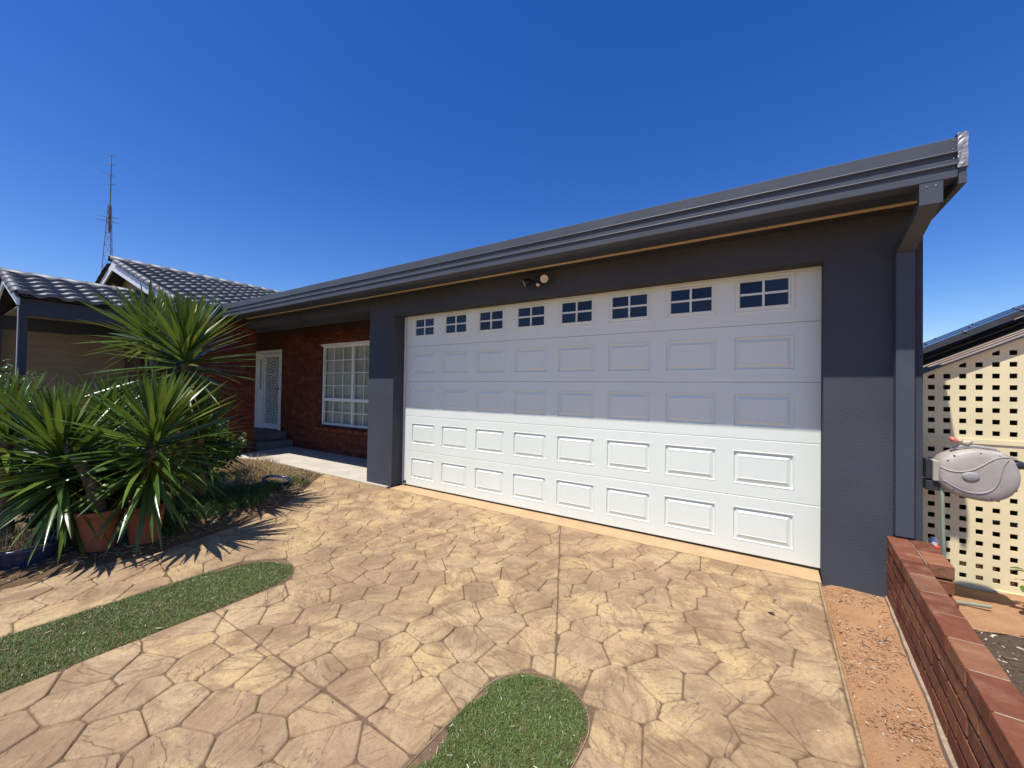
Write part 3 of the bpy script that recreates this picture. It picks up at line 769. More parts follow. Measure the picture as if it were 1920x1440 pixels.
for sg in (1, -1):
    for k in range(-6, 30):
        # diamond grid bars
        z_a = mz0 + k * 0.078; slope = 0.56 * sg
        pts = []
        for i in range(2):
            x = (mx0, mx1)[i]; z = z_a + (x - (mx0 if sg > 0 else mx1)) * slope
            pts.append((x, z))
        (xa, za), (xb, zb) = pts
        def cl(x, z):
            if z < mz0: x += (mz0 - z) / slope; z = mz0
            if z > mz1: x += (mz1 - z) / slope; z = mz1
            return x, z
        if max(za, zb) < mz0 or min(za, zb) > mz1: continue
        a_, b_ = cl(xa, za), cl(xb, zb)
        if math.hypot(a_[0] - b_[0], a_[1] - b_[1]) < 0.02: continue
        mb.tube([(a_[0], YW + 0.014 + 0.002 * sg, a_[1]), (b_[0], YW + 0.014 + 0.002 * sg, b_[1])], 0.0115, 4, False)
mb.build('security_mesh', 'white_paint', ED)
MB().tube([(sx1 - 0.04, YW - 0.03, 1.33), (sx1 - 0.04, YW, 1.33)], 0.012, 8).tube([(sx1 - 0.04, YW - 0.03, 1.33), (sx1 - 0.14, YW - 0.03, 1.33)], 0.008, 8).build('door_handle', 'iron_dark', ED)
# window: two sashes over two fixed lights, colonial bars
W = MB().box(WX0, WX1, YW + 0.12, YW + 0.13, WZ0, WZ1).build('window', 'curtain', H)
f_ = 0.045; xm = -7.19; zm = 1.13
fr = MB().box(WX0, WX1, YW + 0.03, YW + 0.09, WZ0, WZ0 + f_).box(WX0, WX1, YW + 0.03, YW + 0.09, WZ1 - f_ - 0.02, WZ1)
fr.box(WX0, WX0 + f_, YW + 0.031, YW + 0.089, WZ0 + f_, WZ1 - f_ - 0.02).box(WX1 - f_, WX1, YW + 0.031, YW + 0.089, WZ0 + f_, WZ1 - f_ - 0.02)
fr.box(WX0 + f_, WX1 - f_, YW + 0.032, YW + 0.088, zm - 0.03, zm + 0.03)
fr.box(xm - 0.035, xm + 0.035, YW + 0.029, YW + 0.088, zm + 0.03, WZ1 - f_ - 0.02).box(xm - 0.025, xm + 0.025, YW + 0.033, YW + 0.088, WZ0 + f_, zm - 0.03)
fr.build('window_frame', 'white_paint', W)
box('window_head', 'white_paint', W, WX0 - 0.05, WX1 + 0.05, YW - 0.012, YW + 0.028, WZ1 - 0.025, WZ1 + 0.02)
box('blind', 'curtain', W, WX0 + 0.05, WX1 - 0.05, YW + 0.105, YW + 0.112, 1.15, WZ1 - 0.06)
for (xa, xb) in ((WX0 + f_, xm - 0.035), (xm + 0.035, WX1 - f_)):
    for (za, zb, rows) in ((zm + 0.03, WZ1 - f_ - 0.02, 4), (WZ0 + f_, zm - 0.03, 2)):
        for i in range(3):
            for j in range(rows):
                cw, ch = (xb - xa) / 3, (zb - za) / rows
                x0_, x1_, z0_, z1_ = xa + i * cw + 0.008, xa + (i + 1) * cw - 0.008, za + j * ch + 0.008, za + (j + 1) * ch - 0.008
                mesh_obj('pane', [(x0_, YW + 0.06, z0_), (x1_, YW + 0.06, z0_), (x1_, YW + 0.06, z1_), (x0_, YW + 0.06, z1_)], [(0, 1, 2, 3)], 'glass_clear', W)
        b = MB()
        for i in (1, 2): b.box(xa + i * (xb - xa) / 3 - 0.008, xa + i * (xb - xa) / 3 + 0.008, YW + 0.05, YW + 0.07, za, zb)
        for j in range(1, rows): b.box(xa, xb, YW + 0.051, YW + 0.069, za + j * (zb - za) / rows - 0.008, za + j * (zb - za) / rows + 0.008)
        b.build('glazing_bar', 'white_paint', W)

# ---- tiled roofs
TW, TE = 0.30, 0.325
def tile_mesh():
    vs = []; fs = []; n = 10; Lr = TE + 0.07
    for j, (yy, lift) in enumerate(((0.0, 0.034), (0.0, 0.016), (Lr, 0.0))):
        pass
    def prof(i): 
        u = i / n; return 0.021 * math.cos(2 * math.pi * (u - 0.25)) + 0.004 * math.cos(4 * math.pi * u)
    for i in range(n + 1):
        x = TW * 1.02 * i / n
        vs.append((x, 0.0, prof(i) + 0.058)); vs.append((x, 0.010, prof(i) + 0.002)); vs.append((x, Lr, prof(i) + 0.004))
    for i in range(n):
        a, b_ = i * 3, (i + 1) * 3
        fs.append((a + 1, b_ + 1, b_, a)); fs.append((a, b_, b_ + 2, a + 2))
    me = bpy.data.meshes.new('roof_tile'); me.from_pydata(vs, [], fs); me.materials.append(M['roof_tile'])
    me.polygons.foreach_set('use_smooth', [True] * len(fs)); return me
TM = tile_mesh()
def cap_mesh(name, L_, r_, mat='roof_tile', taper=0.86):
    vs = []; fs = []; n = 8
    for y, k in ((0, 1.0), (L_ + 0.05, taper)):
        for rr in (r_, r_ - 0.016):
            for i in range(n + 1):
                a = math.pi * i / n; vs.append((rr * k * math.cos(a), y, rr * k * math.sin(a)))
    m = n + 1
    for i in range(n):
        fs.append((i, i + 1, 2 * m + i + 1, 2 * m + i)); fs.append((i + 1, i, m + i, m + i + 1))
    me = bpy.data.meshes.new(name); me.from_pydata(vs, [], fs); me.materials.append(M[mat])
    me.polygons.foreach_set('use_smooth', [True] * len(fs)); return me
CAPM = cap_mesh('ridge_cap', 0.36, 0.115); BARM = cap_mesh('barge_cap', 0.325, 0.085)
def slope_tiles(parent, ridge_x, ridge_z, eave_x, eave_z, y0, y1, seed):
    """roof face running down from the ridge line to the eave line, both along Y; tile local x -> along Y, local y -> up slope"""
    r_ = random.Random(seed)
    upv = Vector((ridge_x - eave_x, 0, ridge_z - eave_z)); Ls = upv.length; upv.normalize()
    if eave_x > ridge_x: al = Vector((0, 1, 0))
    else: al = Vector((0, -1, 0))
    nz = al.cross(upv).normalized()
    rot = Matrix((al, upv, nz)).transposed().to_4x4()
    rows = int(math.ceil((Ls - 0.05) / TE)); cols = int((y1 - y0) / TW)
    ystart = y0 if al.y > 0 else y0 + cols * TW
    for j in range(rows):
        for i in range(cols):
            p = Vector((eave_x, ystart, eave_z)) + upv * (j * TE - 0.03) + al * (i * TW) + nz * (0.012 + r_.uniform(-0.002, 0.002))
            inst('roof_tile', TM, parent, mw=Matrix.Translation(p) @ rot)
    return rows, cols, upv, nz
def caps_along(parent, name, me, a, b_, L_, upref=(0, 0, 1)):
    a = Vector(a); b_ = Vector(b_); d = (b_ - a); n = int(d.length / L_); d.normalize()
    x = d.cross(Vector(upref)).normalized(); z = x.cross(d)
    rot = Matrix((x, d, z)).transposed().to_4x4()
    for k in range(n):
        inst(name, me, parent, mw=Matrix.Translation(a + d * (k * L_)) @ rot)
# main gable: ridge along Y at X = -12.8
RX, RZ, EX, EZ, GY = -12.8, 4.24, -8.82, 2.865, 2.66
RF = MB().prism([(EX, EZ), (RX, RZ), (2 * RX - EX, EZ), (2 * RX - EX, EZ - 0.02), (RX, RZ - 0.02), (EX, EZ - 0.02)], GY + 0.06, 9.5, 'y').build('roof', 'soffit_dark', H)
print(slope_tiles(RF, RX, RZ, EX, EZ, GY, GY + 0.30 * 18, 11)[:2])
caps_along(RF, 'ridge_cap', CAPM, (RX, GY - 0.05, RZ + 0.0), (RX, 9.0, RZ + 0.0), 0.36)
for sgn in (1, -1):
    ex = EX if sgn > 0 else 2 * RX - EX
    caps_along(RF, 'barge_cap', BARM, (ex, GY + 0.02, EZ - 0.0), (RX, GY + 0.02, RZ), 0.325)
    dn = Vector((ex - RX, 0, EZ - RZ)); dn.normalize()
    b = MB(); a_ = Vector((RX, 0, RZ - 0.05)); c_ = Vector((ex, 0, EZ - 0.05)); q = Vector((0, 0, -0.16))
    poly = [(a_.x, a_.z), (c_.x, c_.z), (c_.x, c_.z - 0.16), (a_.x, a_.z - 0.17)]
    if sgn < 0: poly = poly[::-1]
    b.prism(poly, GY + 0.0, GY + 0.03, 'y'); b.build('barge_board', 'barge_white', RF)
MB().prism([(RX, RZ - 0.08), (XW - 0.02, 2.83), (2 * RX - XW + 0.02, 2.83)], 3.03, 3.1, 'y').build('gable_wall', 'beige_board', H)
box('fascia', 'navy_paint_and_shade', H, EX - 0.05, EX - 0.02, GY + 0.05, 3.33, EZ - 0.20, EZ - 0.03)
box('eave_soffit', 'soffit_dark', H, XW, EX - 0.051, 3.0, 4.3, EZ - 0.115, EZ - 0.10)
# porch gable in front, on posts
PXR, PZR, PXE, PZE, PY = -11.5, 3.32, -9.88, 2.765, 1.0
PR = MB().prism([(PXE, PZE), (PXR, PZR), (2 * PXR - PXE, PZE), (2 * PXR - PXE, PZE - 0.02), (PXR, PZR - 0.02), (PXE, PZE - 0.02)], PY + 0.06, 3.0, 'y').build('porch_roof', 'soffit_dark', H)
print(slope_tiles(PR, PXR, PZR, PXE, PZE, PY, PY + 0.30 * 7, 12)[:2])
caps_along(PR, 'ridge_cap', CAPM, (PXR, PY - 0.05, PZR), (PXR, 3.02, PZR), 0.36)
for sgn in (1, -1):
    ex = PXE if sgn > 0 else 2 * PXR - PXE
    caps_along(PR, 'barge_cap', BARM, (ex, PY + 0.02, PZE), (PXR, PY + 0.02, PZR), 0.325)
    poly = [(PXR, PZR - 0.05), (ex, PZE - 0.05), (ex, PZE - 0.16), (PXR, PZR - 0.165)]
    if sgn < 0: poly = poly[::-1]
    MB().prism(poly, PY, PY + 0.03, 'y').build('barge_board', 'barge_white', PR)
box('porch_beam', 'navy_paint_and_shade', H, -10.06, -9.99, PY + 0.035, 2.999, 2.47, 2.735)
box('porch_beam', 'navy_paint_and_shade', H, -13.06, -12.99, PY + 0.035, 2.999, 2.47, 2.735)
for x in (-10.09, -12.98):
    box('porch_post', 'navy_paint_and_shade', H, x, x + 0.095, PY + 0.036, PY + 0.13, 0.0, 2.469, bevel=0.004)
    box('post_pale_strip', 'barge_white', H, x - 0.003, x + 0.03, PY + 0.032, PY + 0.0355, 0.9, 2.60)  # pale strip down the left of each post front
box('porch_ceiling', 'beige_board', H, -12.98, -10.07, PY + 0.15, 2.998, 2.74, 2.755)
box('porch_wall', 'beige_board', H, -13.5, -13.1, -1.2, 2.998, -0.05, 2.73)
for k in range(14): box('weatherboard', 'beige_board', H, -13.099, -13.085 + 0.004 * (k % 2), -1.2, 2.99, 0.13 + k * 0.185, 0.31 + k * 0.185)
box('porch_floor', 'concrete_step', H, -13.1, -9.95, PY, 2.998, -0.04, 0.12)

# ================================================================== GARDEN WALL
GW = thing('garden_wall', 'low red brick garden wall running toward the viewer from garage corner', 'wall', (0.68, 3.79, 0))
GW.rotation_euler = (0, 0, -0.052)
bpy.context.view_layer.update()
gb = bev_box_mesh('brick', 0.11, BL, BH, 0.005, 'brick_garden', 2)
MB().box(0.006, 0.104, -6.0, -0.002, -0.08, 0.345).build('mortar_core', 'mortar_red', GW)
grn = random.Random(17)
for j in range(5):
    z = 0.0 + 0.041 + j * 0.0865
    s0 = 0.0 if j % 2 == 0 else 0.12
    for k in range(19):
        y = -(s0 + 0.115 + k * 0.24)
        if j == 4: y = -(0.115 + k * 0.2395)
        if y < -4.4: break
        o = inst('brick', gb, GW, (0.055 + grn.uniform(-0.0015, 0.0015) - (0.003 if j == 4 else 0), y + grn.uniform(-0.001, 0.001), z), (grn.uniform(-0.004, 0.004), grn.uniform(-0.006, 0.006), grn.uniform(-0.006, 0.006)))
    if s0 and j != 4:
        o = inst('brick', gb, GW, (0.055, -0.055, z)); o.scale = (1, 0.47, 1)
for j, ys_ in ((4, (-0.115, -0.35)), (3, (-0.115, -0.35)), (2, (-0.2, -0.44))):
    for y in ys_: inst('brick', gb, GW, (0.172 + grn.uniform(-0.003, 0.003), y, 0.041 + j * 0.0865), (0, 0, grn.uniform(-0.015, 0.015)))
MB().box(0.112, 0.122, -0.46, -0.01, 0.12, 0.418).build('mortar_joint', 'mortar_pale', GW)
MB().box(0.006, 0.104, -4.35, -0.002, 0.3451, 0.4215).build('mortar_joint', 'mortar_pale', GW)
b = MB(); rr = random.Random(4)
vs = []; fs = []
for k in range(61):
    y = -0.0 - k * 0.075; w_ = 0.014 + 0.010 * mnoise.noise(Vector((0, y * 3, 0))) + rr.uniform(-0.003, 0.003)
    vs += [(-w_, y, -0.06), (-w_ + 0.003, y, 0.004 + rr.uniform(-0.003, 0.003)), (0.004, y, 0.008)]
for k in range(60):
    a_ = k * 3
    for i in range(2): fs.append((a_ + i, a_ + i + 1, a_ + i + 4, a_ + i + 3))
mesh_obj('footing', vs, fs, 'mortar_pale', GW)

# ================================================================== LATTICE SCREEN + CARPORT BEHIND
YL = 4.35
LS = thing('lattice_screen', 'cream square-hole lattice screen beside the garage', 'screen', (1.6, YL, 0.05))
bpy.context.view_layer.update()
def lattice(name, z0, z1, x0=0.90, x1=3.0, slope=True):
    bm = bmesh.new()
    P = 0.0834; hx, hz = 0.0375, 0.0355
    xs_ = [x0]; c = 1.0331
    while c < x1 - 0.06: xs_ += [c - hx / 2, c + hx / 2]; c += P
    xs_.append(x1)
    zs_ = [z0]; c = z0 + (0.065 if z0 < 0.5 else 0.058)
    while c < z1 - 0.04: zs_ += [c - hz / 2, c + hz / 2]; c += P * 1.004
    zs_.append(z1)
    V = [[[bm.verts.new((x - 1.6, (0.0, 0.009)[k], z - 0.05)) for x in xs_] for z in zs_] for k in (0, 1)]
    for j in range(len(zs_) - 1):
        for i in range(len(xs_) - 1):
            if i % 2 == 1 and j % 2 == 1:
                q = [(i, j), (i + 1, j), (i + 1, j + 1), (i, j + 1)]
                for a_, b_ in zip(q, q[1:] + q[:1]):
                    bm.faces.new((V[0][a_[1]][a_[0]], V[1][a_[1]][a_[0]], V[1][b_[1]][b_[0]], V[0][b_[1]][b_[0]]))
                continue
            bm.faces.new((V[0][j][i], V[0][j][i + 1], V[0][j + 1][i + 1], V[0][j + 1][i]))
            bm.faces.new((V[1][j][i], V[1][j + 1][i], V[1][j + 1][i + 1], V[1][j][i + 1]))
    if slope:
        co = Vector((1.13 - 1.6, 0, 1.619 - 0.05)); n = Vector((-0.497, 0, 1)).normalized()
        bmesh.ops.bisect_plane(bm, geom=bm.verts[:] + bm.edges[:] + bm.faces[:], plane_co=co, plane_no=n, clear_outer=True)
    me = bpy.data.meshes.new(name); bm.to_mesh(me); bm.free(); me.materials.append(M['lattice_cream'])
    return link(bpy.data.objects.new(name, me), LS)
lattice('lattice_panel', 0.012, 1.070); lattice('lattice_panel', 1.080, 2.6)
def lbox(name, mat, x0, x1, y0, y1, z0, z1): return box(name, mat, LS, x0 - 1.6, x1 - 1.6, y0 - YL, y1 - YL, z0 - 0.05, z1 - 0.05)
lbox('joining_strip', 'lattice_cream', 0.9, 3.0, YL - 0.008, YL - 0.002, 1.058, 1.091)
for x in (1.445, 1.445, 2.4):
    pass
lbox('bottom_rail', 'lattice_cream', 0.9, 3.0, YL - 0.006, YL + 0.02, -0.03, 0.013)
s_ = 0.497
MB().prism([(0.90 - 1.6, 1.619 - 0.23 * s_ - 0.05), (3.0 - 1.6, 1.619 + 1.87 * s_ - 0.05), (3.0 - 1.6, 1.619 + 1.87 * s_ - 0.02), (0.90 - 1.6, 1.619 - 0.23 * s_ - 0.02)], -0.02, 0.03, 'y').build('top_trim', 'lattice_cream', LS)
for x in (0.93, 1.75, 2.6): lbox('post', 'lattice_cream', x, x + 0.05, YL + 0.012, YL + 0.06, -0.03, 1.619 + (x - 1.13) * s_)
# carport roof: ribs run up the slope, solar panels farther back
CP = thing('carport', 'low carport with dark ribbed roof and black solar panels behind the lattice', 'carport', (1.6, 5.0, 0))
bpy.context.view_layer.update()
def rz_(x): return 1.619 + (x - 1.13) * s_ + 0.035
def cprism(name, mat, xa, xb, y0, y1, h0, h1, parent=CP):
    poly = [(xa - 1.6, rz_(xa) + h0), (xb - 1.6, rz_(xb) + h0), (xb - 1.6, rz_(xb) + h1), (xa - 1.6, rz_(xa) + h1)]
    return MB().prism(poly, y0 - 5.0, y1 - 5.0, 'y').build(name, mat, parent)
cprism('roof_sheet', 'iron_dark', 0.88, 3.4, YL - 0.05, 9.0, 0.0, 0.008)
for k in range(16):
    y = YL + 0.06 + k * 0.30
    poly = [(y - 5.0 - 0.03, 0.008), (y - 5.0 - 0.015, 0.015), (y - 5.0 + 0.015, 0.015), (y - 5.0 + 0.03, 0.008)]
    vs = []
    for x in (0.885, 3.39):
        for yy, hh in poly: vs.append((x - 1.6, yy, rz_(x) + hh))
    mesh_obj('roof_rib', vs, [(0, 1, 5, 4), (1, 2, 6, 5), (2, 3, 7, 6), (3, 2, 1, 0), (4, 5, 6, 7)], 'rib_sunlit', CP)
for i in range(3):
    for j in range(2):
        xa = 1.0 + i * 0.0; ya = 5.15 + j * 1.05
    ya = 5.15 + i * 1.05
    o = cprism('solar_panel', 'solar_black', 0.98, 2.65, ya, ya + 1.0, 0.13, 0.17)
    cprism('panel_frame', 'iron_dark', 0.975, 2.66, ya - 0.012, ya - 0.001, 0.12, 0.176, CP)
    for k in range(5):
        x = 1.1 + k * 0.33
        b = MB().box(x - 1.6 - 0.012, x - 1.6 + 0.012, ya - 5.0 - 0.02, ya - 5.0 + 0.01, rz_(x) + 0.174, rz_(x) + 0.185); b.build('clamp', 'silver_tape', CP)
MB().prism([(0.86, 1.45), (0.86, 1.56), (0.90, 1.56), (0.90, 1.45)], YL + 0.1 - 5, 4.0, 'y').build('eave_gutter', 'iron_dark', CP).location = (-1.6, 0, 0)
for x, y in ((1.0, 6.8), (3.2, 6.8), (3.2, 4.4)):
    box('post', 'iron_dark', CP, x - 1.6, x - 1.52, y - 5, y - 4.92, 0.0, rz_(x))
MB().prism([(0.9 - 1.6, 0.0), (3.3 - 1.6, 0.0), (3.3 - 1.6, rz_(3.3) - 0.01), (0.9 - 1.6, rz_(0.9) - 0.01)], 2.0, 2.06, 'y').build('dark_backing', 'navy_paint_and_shade', CP)  # added dark backing, so the lattice holes look dark and show no sky
MB().prism([(4.5 - 5, 0.0), (7.0 - 5, 0.0), (7.0 - 5, rz_(3.3) - 0.03), (4.5 - 5, rz_(3.3) - 0.03)], 1.7, 1.75, 'x').build('end_wall', 'navy_paint_and_shade', CP)

# ================================================================== HOSE REEL
YR = 3.82
HR = thing('hose_reel', 'pale grey wall-mounted garden hose reel beside the garage corner', 'hose reel', (1.10, YR, 0.90))
bpy.context.view_layer.update()
OUT = [(0.940, 0.990), (0.975, 1.022), (1.021, 1.048), (1.060, 1.060), (1.100, 1.066), (1.171, 1.064), (1.215, 1.058), (1.245, 1.040), (1.262, 1.010), (1.274, 0.975), (1.283, 0.940), (1.286, 0.898), (1.276, 0.840), (1.243, 0.785), (1.196, 0.752), (1.148, 0.738), (1.082, 0.744), (1.021, 0.757), (0.975, 0.777), (0.940, 0.815), (0.928, 0.850), (0.926, 0.945)]
cx = sum(p[0] for p in OUT) / len(OUT); cz = sum(p[1] for p in OUT) / len(OUT)
OUT2 = chaikin(OUT, 0.25)
rings = [(0.96, 0.095), (1.0, 0.08), (1.0, -0.035), (0.985, -0.058), (0.95, -0.072), (0.88, -0.080), (0.66, -0.086), (0.35, -0.089)]
vs = []; fs = []; n = len(OUT2)
for k, y in rings:
    for x, z in OUT2: vs.append((cx + (x - cx) * k - 1.10, y, cz + (z - cz) * k - 0.90))
for r_ in range(len(rings) - 1):
    for i in range(n): fs.append((r_ * n + i, r_ * n + (i + 1) % n, (r_ + 1) * n + (i + 1) % n, (r_ + 1) * n + i))
fs.append(tuple(range(n))); fs.append(tuple((len(rings) - 1) * n + i for i in range(n))[::-1])
bm = bmesh.new(); me = bpy.data.meshes.new('shell'); me.from_pydata(vs, [], fs); bm.from_mesh(me); bmesh.ops.recalc_face_normals(bm, faces=bm.faces); bm.to_mesh(me); bm.free()
me.materials.append(M['reel_grey']); me.polygons.foreach_set('use_smooth', [True] * len(me.polygons)); shell = link(bpy.data.objects.new('shell', me), HR)
def rp(x, z, y): return (x - 1.10, y, z - 0.90)
from mathutils.bvhtree import BVHTree
bvh = BVHTree.FromPolygons([v_.co for v_ in shell.data.vertices], [tuple(p_.vertices) for p_ in shell.data.polygons])
def on_shell(pts, off_):
    q = [Vector(rp(x, z, -1.0)) for x, z in pts]; sm = q
    for _ in range(2):
        w_ = [sm[0]]
        for a_, b_ in zip(sm, sm[1:]): w_ += [a_.lerp(b_, 0.25), a_.lerp(b_, 0.75)]
        sm = w_ + [sm[-1]]
    out = []
    for p_ in sm:
        hit = bvh.ray_cast(p_, Vector((0, 1, 0)))[0]
        if hit is not None: out.append(hit + Vector((0, off_, 0)))
    return out
sw = [(0.935, 0.940), (0.97, 0.920), (1.02, 0.918), (1.07, 0.935), (1.11, 0.965), (1.15, 1.005), (1.19, 1.03), (1.235, 1.03)]
MB().tube(on_shell(sw, 0.0005), 0.0045, 8).build('moulded_ridge', 'reel_grey', shell, smooth=True)
sw2 = [(0.945, 0.855), (0.985, 0.825), (1.03, 0.800), (1.08, 0.790), (1.13, 0.800), (1.165, 0.83), (1.185, 0.88), (1.195, 0.94), (1.205, 0.985), (1.225, 1.015)]
MB().tube(on_shell(sw2, 0.0015), 0.0055, 8).build('moulded_ridge', 'reel_dark_grey', shell, smooth=True)
o = MB().lathe([(0.0, 0.012), (0.6, 0.010), (0.92, 0.006), (1.0, 0.0)], 28).build('hub_cap', 'reel_dark_grey', shell, smooth=True)
o.location = rp(1.064, 0.893, -0.086); o.rotation_euler = (rad(90), 0, 0); o.scale = (0.042, 0.034, 1)
for x, z in ((0.995, 1.02), (1.11, 1.045), (1.19, 1.035), (1.235, 0.93), (1.22, 0.83), (1.155, 0.765), (0.965, 0.985), (0.99, 0.80)):
    MB().tube([rp(x, z, -0.060), rp(x, z, -0.0815)], 0.0045, 6).build('screw_hole', 'rubber_black', shell)
box('mounting_plate', 'reel_grey', HR, 0.905 - 1.10, 0.935 - 1.10, -0.05, 0.06, 0.84 - 0.9, 0.975 - 0.9, bevel=0.005)
box('wall_bracket', 'dark_plastic', HR, 0.874 - 1.10, 0.945 - 1.10, -0.03, 0.07, 0.775 - 0.9, 0.838 - 0.9, bevel=0.004)
box('wall_bracket', 'dark_plastic', HR, 0.874 - 1.10, 0.904 - 1.10, -0.03, 0.07, 0.85 - 0.9, 0.98 - 0.9, bevel=0.004)
MB().tube([rp(1.235, 0.99, -0.03), rp(1.262, 0.988, -0.045), rp(1.285, 0.985, -0.05), rp(1.305, 0.977, -0.05)], [0.026, 0.03, 0.026, 0.014], 12).build('hose_outlet', 'dark_plastic', HR, smooth=True)
MB().prism([(1.20 - 1.1, 1.055 - .9), (1.262 - 1.1, 1.035 - .9), (1.272 - 1.1, 1.012 - .9), (1.24 - 1.1, 1.02 - .9)], -0.075, 0.02, 'y').build('outlet_hood', 'reel_grey', HR, bevel=0.004)
MB().tube([rp(1.00, 1.05, 0.0), rp(1.03, 1.075, 0.0), rp(1.10, 1.082, 0.0), rp(1.17, 1.075, 0.0), rp(1.20, 1.062, 0.0)], 0.010, 8).build('carry_handle', 'reel_dark_grey', HR, smooth=True)
def hose(name, label, mat, pts, r_):
    # smooth the control points
    P_ = [Vector(p) for p in pts]
    for _ in range(3):
        q = [P_[0]]
        for a_, b_ in zip(P_, P_[1:]): q += [a_.lerp(b_, 0.25), a_.lerp(b_, 0.75)]
        P_ = q + [P_[-1]]
    return tag(MB().tube(P_, r_, 8).build(name, mat, smooth=True), label, 'hose')
hose('feed_hose', 'faded green hose hanging from the grey reel down behind the brick wall', 'hose_green', [(0.955, 3.83, 0.83), (0.952, 3.79, 0.81), (0.950, 3.78, 0.70), (0.954, 3.78, 0.45), (0.965, 3.79, 0.20), (0.975, 3.80, 0.05), (1.03, 3.85, 0.045), (1.2, 3.9, 0.04)], 0.0105)
gh = thing('garden_hose', 'grey hose end with orange connector hanging from right of the reel', 'hose', (1.30, YR, 0.6))
bpy.context.view_layer.update()
P_ = [Vector(p) for p in ((1.300, 3.812, 0.978), (1.325, 3.812, 0.955), (1.343, 3.815, 0.90), (1.340, 3.82, 0.80), (1.332, 3.82, 0.745))]
for _ in range(3):
    q = [P_[0]]
    for a_, b_ in zip(P_, P_[1:]): q += [a_.lerp(b_, 0.25), a_.lerp(b_, 0.75)]
    P_ = q + [P_[-1]]
MB().tube([p - Vector((1.30, YR, 0.6)) for p in P_], 0.009, 8).build('hose_length', 'hose_grey', gh, smooth=True)
MB().tube([(0.032, -0.04, 0.15), (0.031, -0.04, 0.13), (0.03, -0.04, 0.12), (0.028, -0.04, 0.095)], [0.014, 0.017, 0.017, 0.014], 10).build('connector', 'plastic_orange', gh)
MB().tube([(0.028, -0.04, 0.0945), (0.028, -0.04, 0.07)], [0.015, 0.016], 10).build('connector_sleeve', 'dark_plastic', gh)
MB().tube([(0.028, -0.04, 0.0695), (0.025, -0.04, 0.03)], [0.017, 0.02], 10).build('spray_tip', 'plastic_orange', gh)
orn = thing('ornament', 'small red-capped beige ornament perched on the hose reel', 'ornament', (1.05, YR, 1.085))
def blob(name, mat, parent, loc, s, seed):
    bm = bmesh.new(); bmesh.ops.create_icosphere(bm, subdivisions=2, radius=1)
    for v_ in bm.verts: v_.co *= 1 + 0.18 * mnoise.noise(v_.co * 1.7 + Vector((seed, 0, 0)))
    me = bpy.data.meshes.new(name); bm.to_mesh(me); bm.free(); me.materials.append(M[mat]); me.polygons.foreach_set('use_smooth', [True] * len(me.polygons))
    o = link(bpy.data.objects.new(name, me), parent); o.location = loc; o.scale = s; return o
o = blob('cap', 'ornament_red', orn, (-0.040, -0.01, 0.034), (0.026, 0.024, 0.017), 1); o.rotation_euler = (0.3, 0.5, 0)
blob('head', 'ornament_beige', orn, (-0.012, 0, 0.026), (0.018, 0.016, 0.014), 4); blob('body', 'ornament_beige', orn, (0.018, 0, 0.016), (0.023, 0.02, 0.018), 2); blob('body', 'ornament_beige', orn, (0.036, 0, 0.026), (0.016, 0.014, 0.013), 3)
# orange fitting on the ground by the corner
tf = thing('tap_fitting', 'orange and white hose fitting standing behind the brick wall end', 'hose fitting', (0.955, 3.98, 0.03))
MB().lathe([(0.0, 0.0), (0.03, 0.0), (0.032, 0.24), (0.028, 0.26), (0.0, 0.26)], 12).build('stem', 'dark_plastic', tf)
MB().lathe([(0.033, 0.26), (0.036, 0.265), (0.036, 0.33), (0.03, 0.335), (0.0, 0.335)], 12).build('collar', 'plastic_orange', tf)
MB().lathe([(0.024, 0.3355), (0.026, 0.36), (0.014, 0.385), (0.0, 0.387)], 12).build('cap', 'white_paint', tf)

# ================================================================== RADIO MAST
mdir = Vector((-1.393, 0.283, 0)); base = mdir * 19.0; base.z = 0
RM = thing('radio_mast', 'tall slender lattice radio mast with antennas behind the house', 'mast', base)
def mz(ypix): return 1.4 + 19.0 * (0.305 + (490 - ypix) / 750.0 * 1.0)
b = MB(); HT = mz(385); w0 = 0.42; zb = 0.0
def mw(z): return 0.30 + (0.07 - 0.30) * max(0, (z - 5.0)) / (HT - 5.0)
legs = [(math.cos(a), math.sin(a)) for a in (0.5, 0.5 + 2.094, 0.5 + 4.189)]
for lx, ly in legs:
    MB().tube([(lx * 0.4, ly * 0.4, 0), (lx * mw(5), ly * mw(5), 5), (lx * mw(HT), ly * mw(HT), HT)], 0.014, 5).build('leg', 'mast_steel', RM)
z = 0.3; br = MB(); k = 0
while z < HT - 0.4:
    z2 = z + 0.55
    for i in range(3):
        a_, c_ = legs[i], legs[(i + 1) % 3]
        p_, q_ = (a_, c_) if k % 2 == 0 else (c_, a_)
        br.tube([(p_[0] * mw(z), p_[1] * mw(z), z), (q_[0] * mw(z2), q_[1] * mw(z2), z2)], 0.007, 4, False)
        br.tube([(a_[0] * mw(z), a_[1] * mw(z), z), (c_[0] * mw(z), c_[1] * mw(z), z)], 0.007, 4, False)
    z = z2; k += 1
br.build('bracing', 'mast_steel', RM)
MB().tube([(0, 0, HT - 1.3), (0, 0, mz(325)), (0, 0, mz(300)), (0, 0, mz(288))], [0.03, 0.022, 0.012, 0.008], 6).build('pole', 'mast_steel', RM)
MB().tube([(-0.08, 0, HT - 1.2), (-0.08, 0, HT + 0.1)], 0.04, 6).build('box_antenna', 'mast_steel', RM)
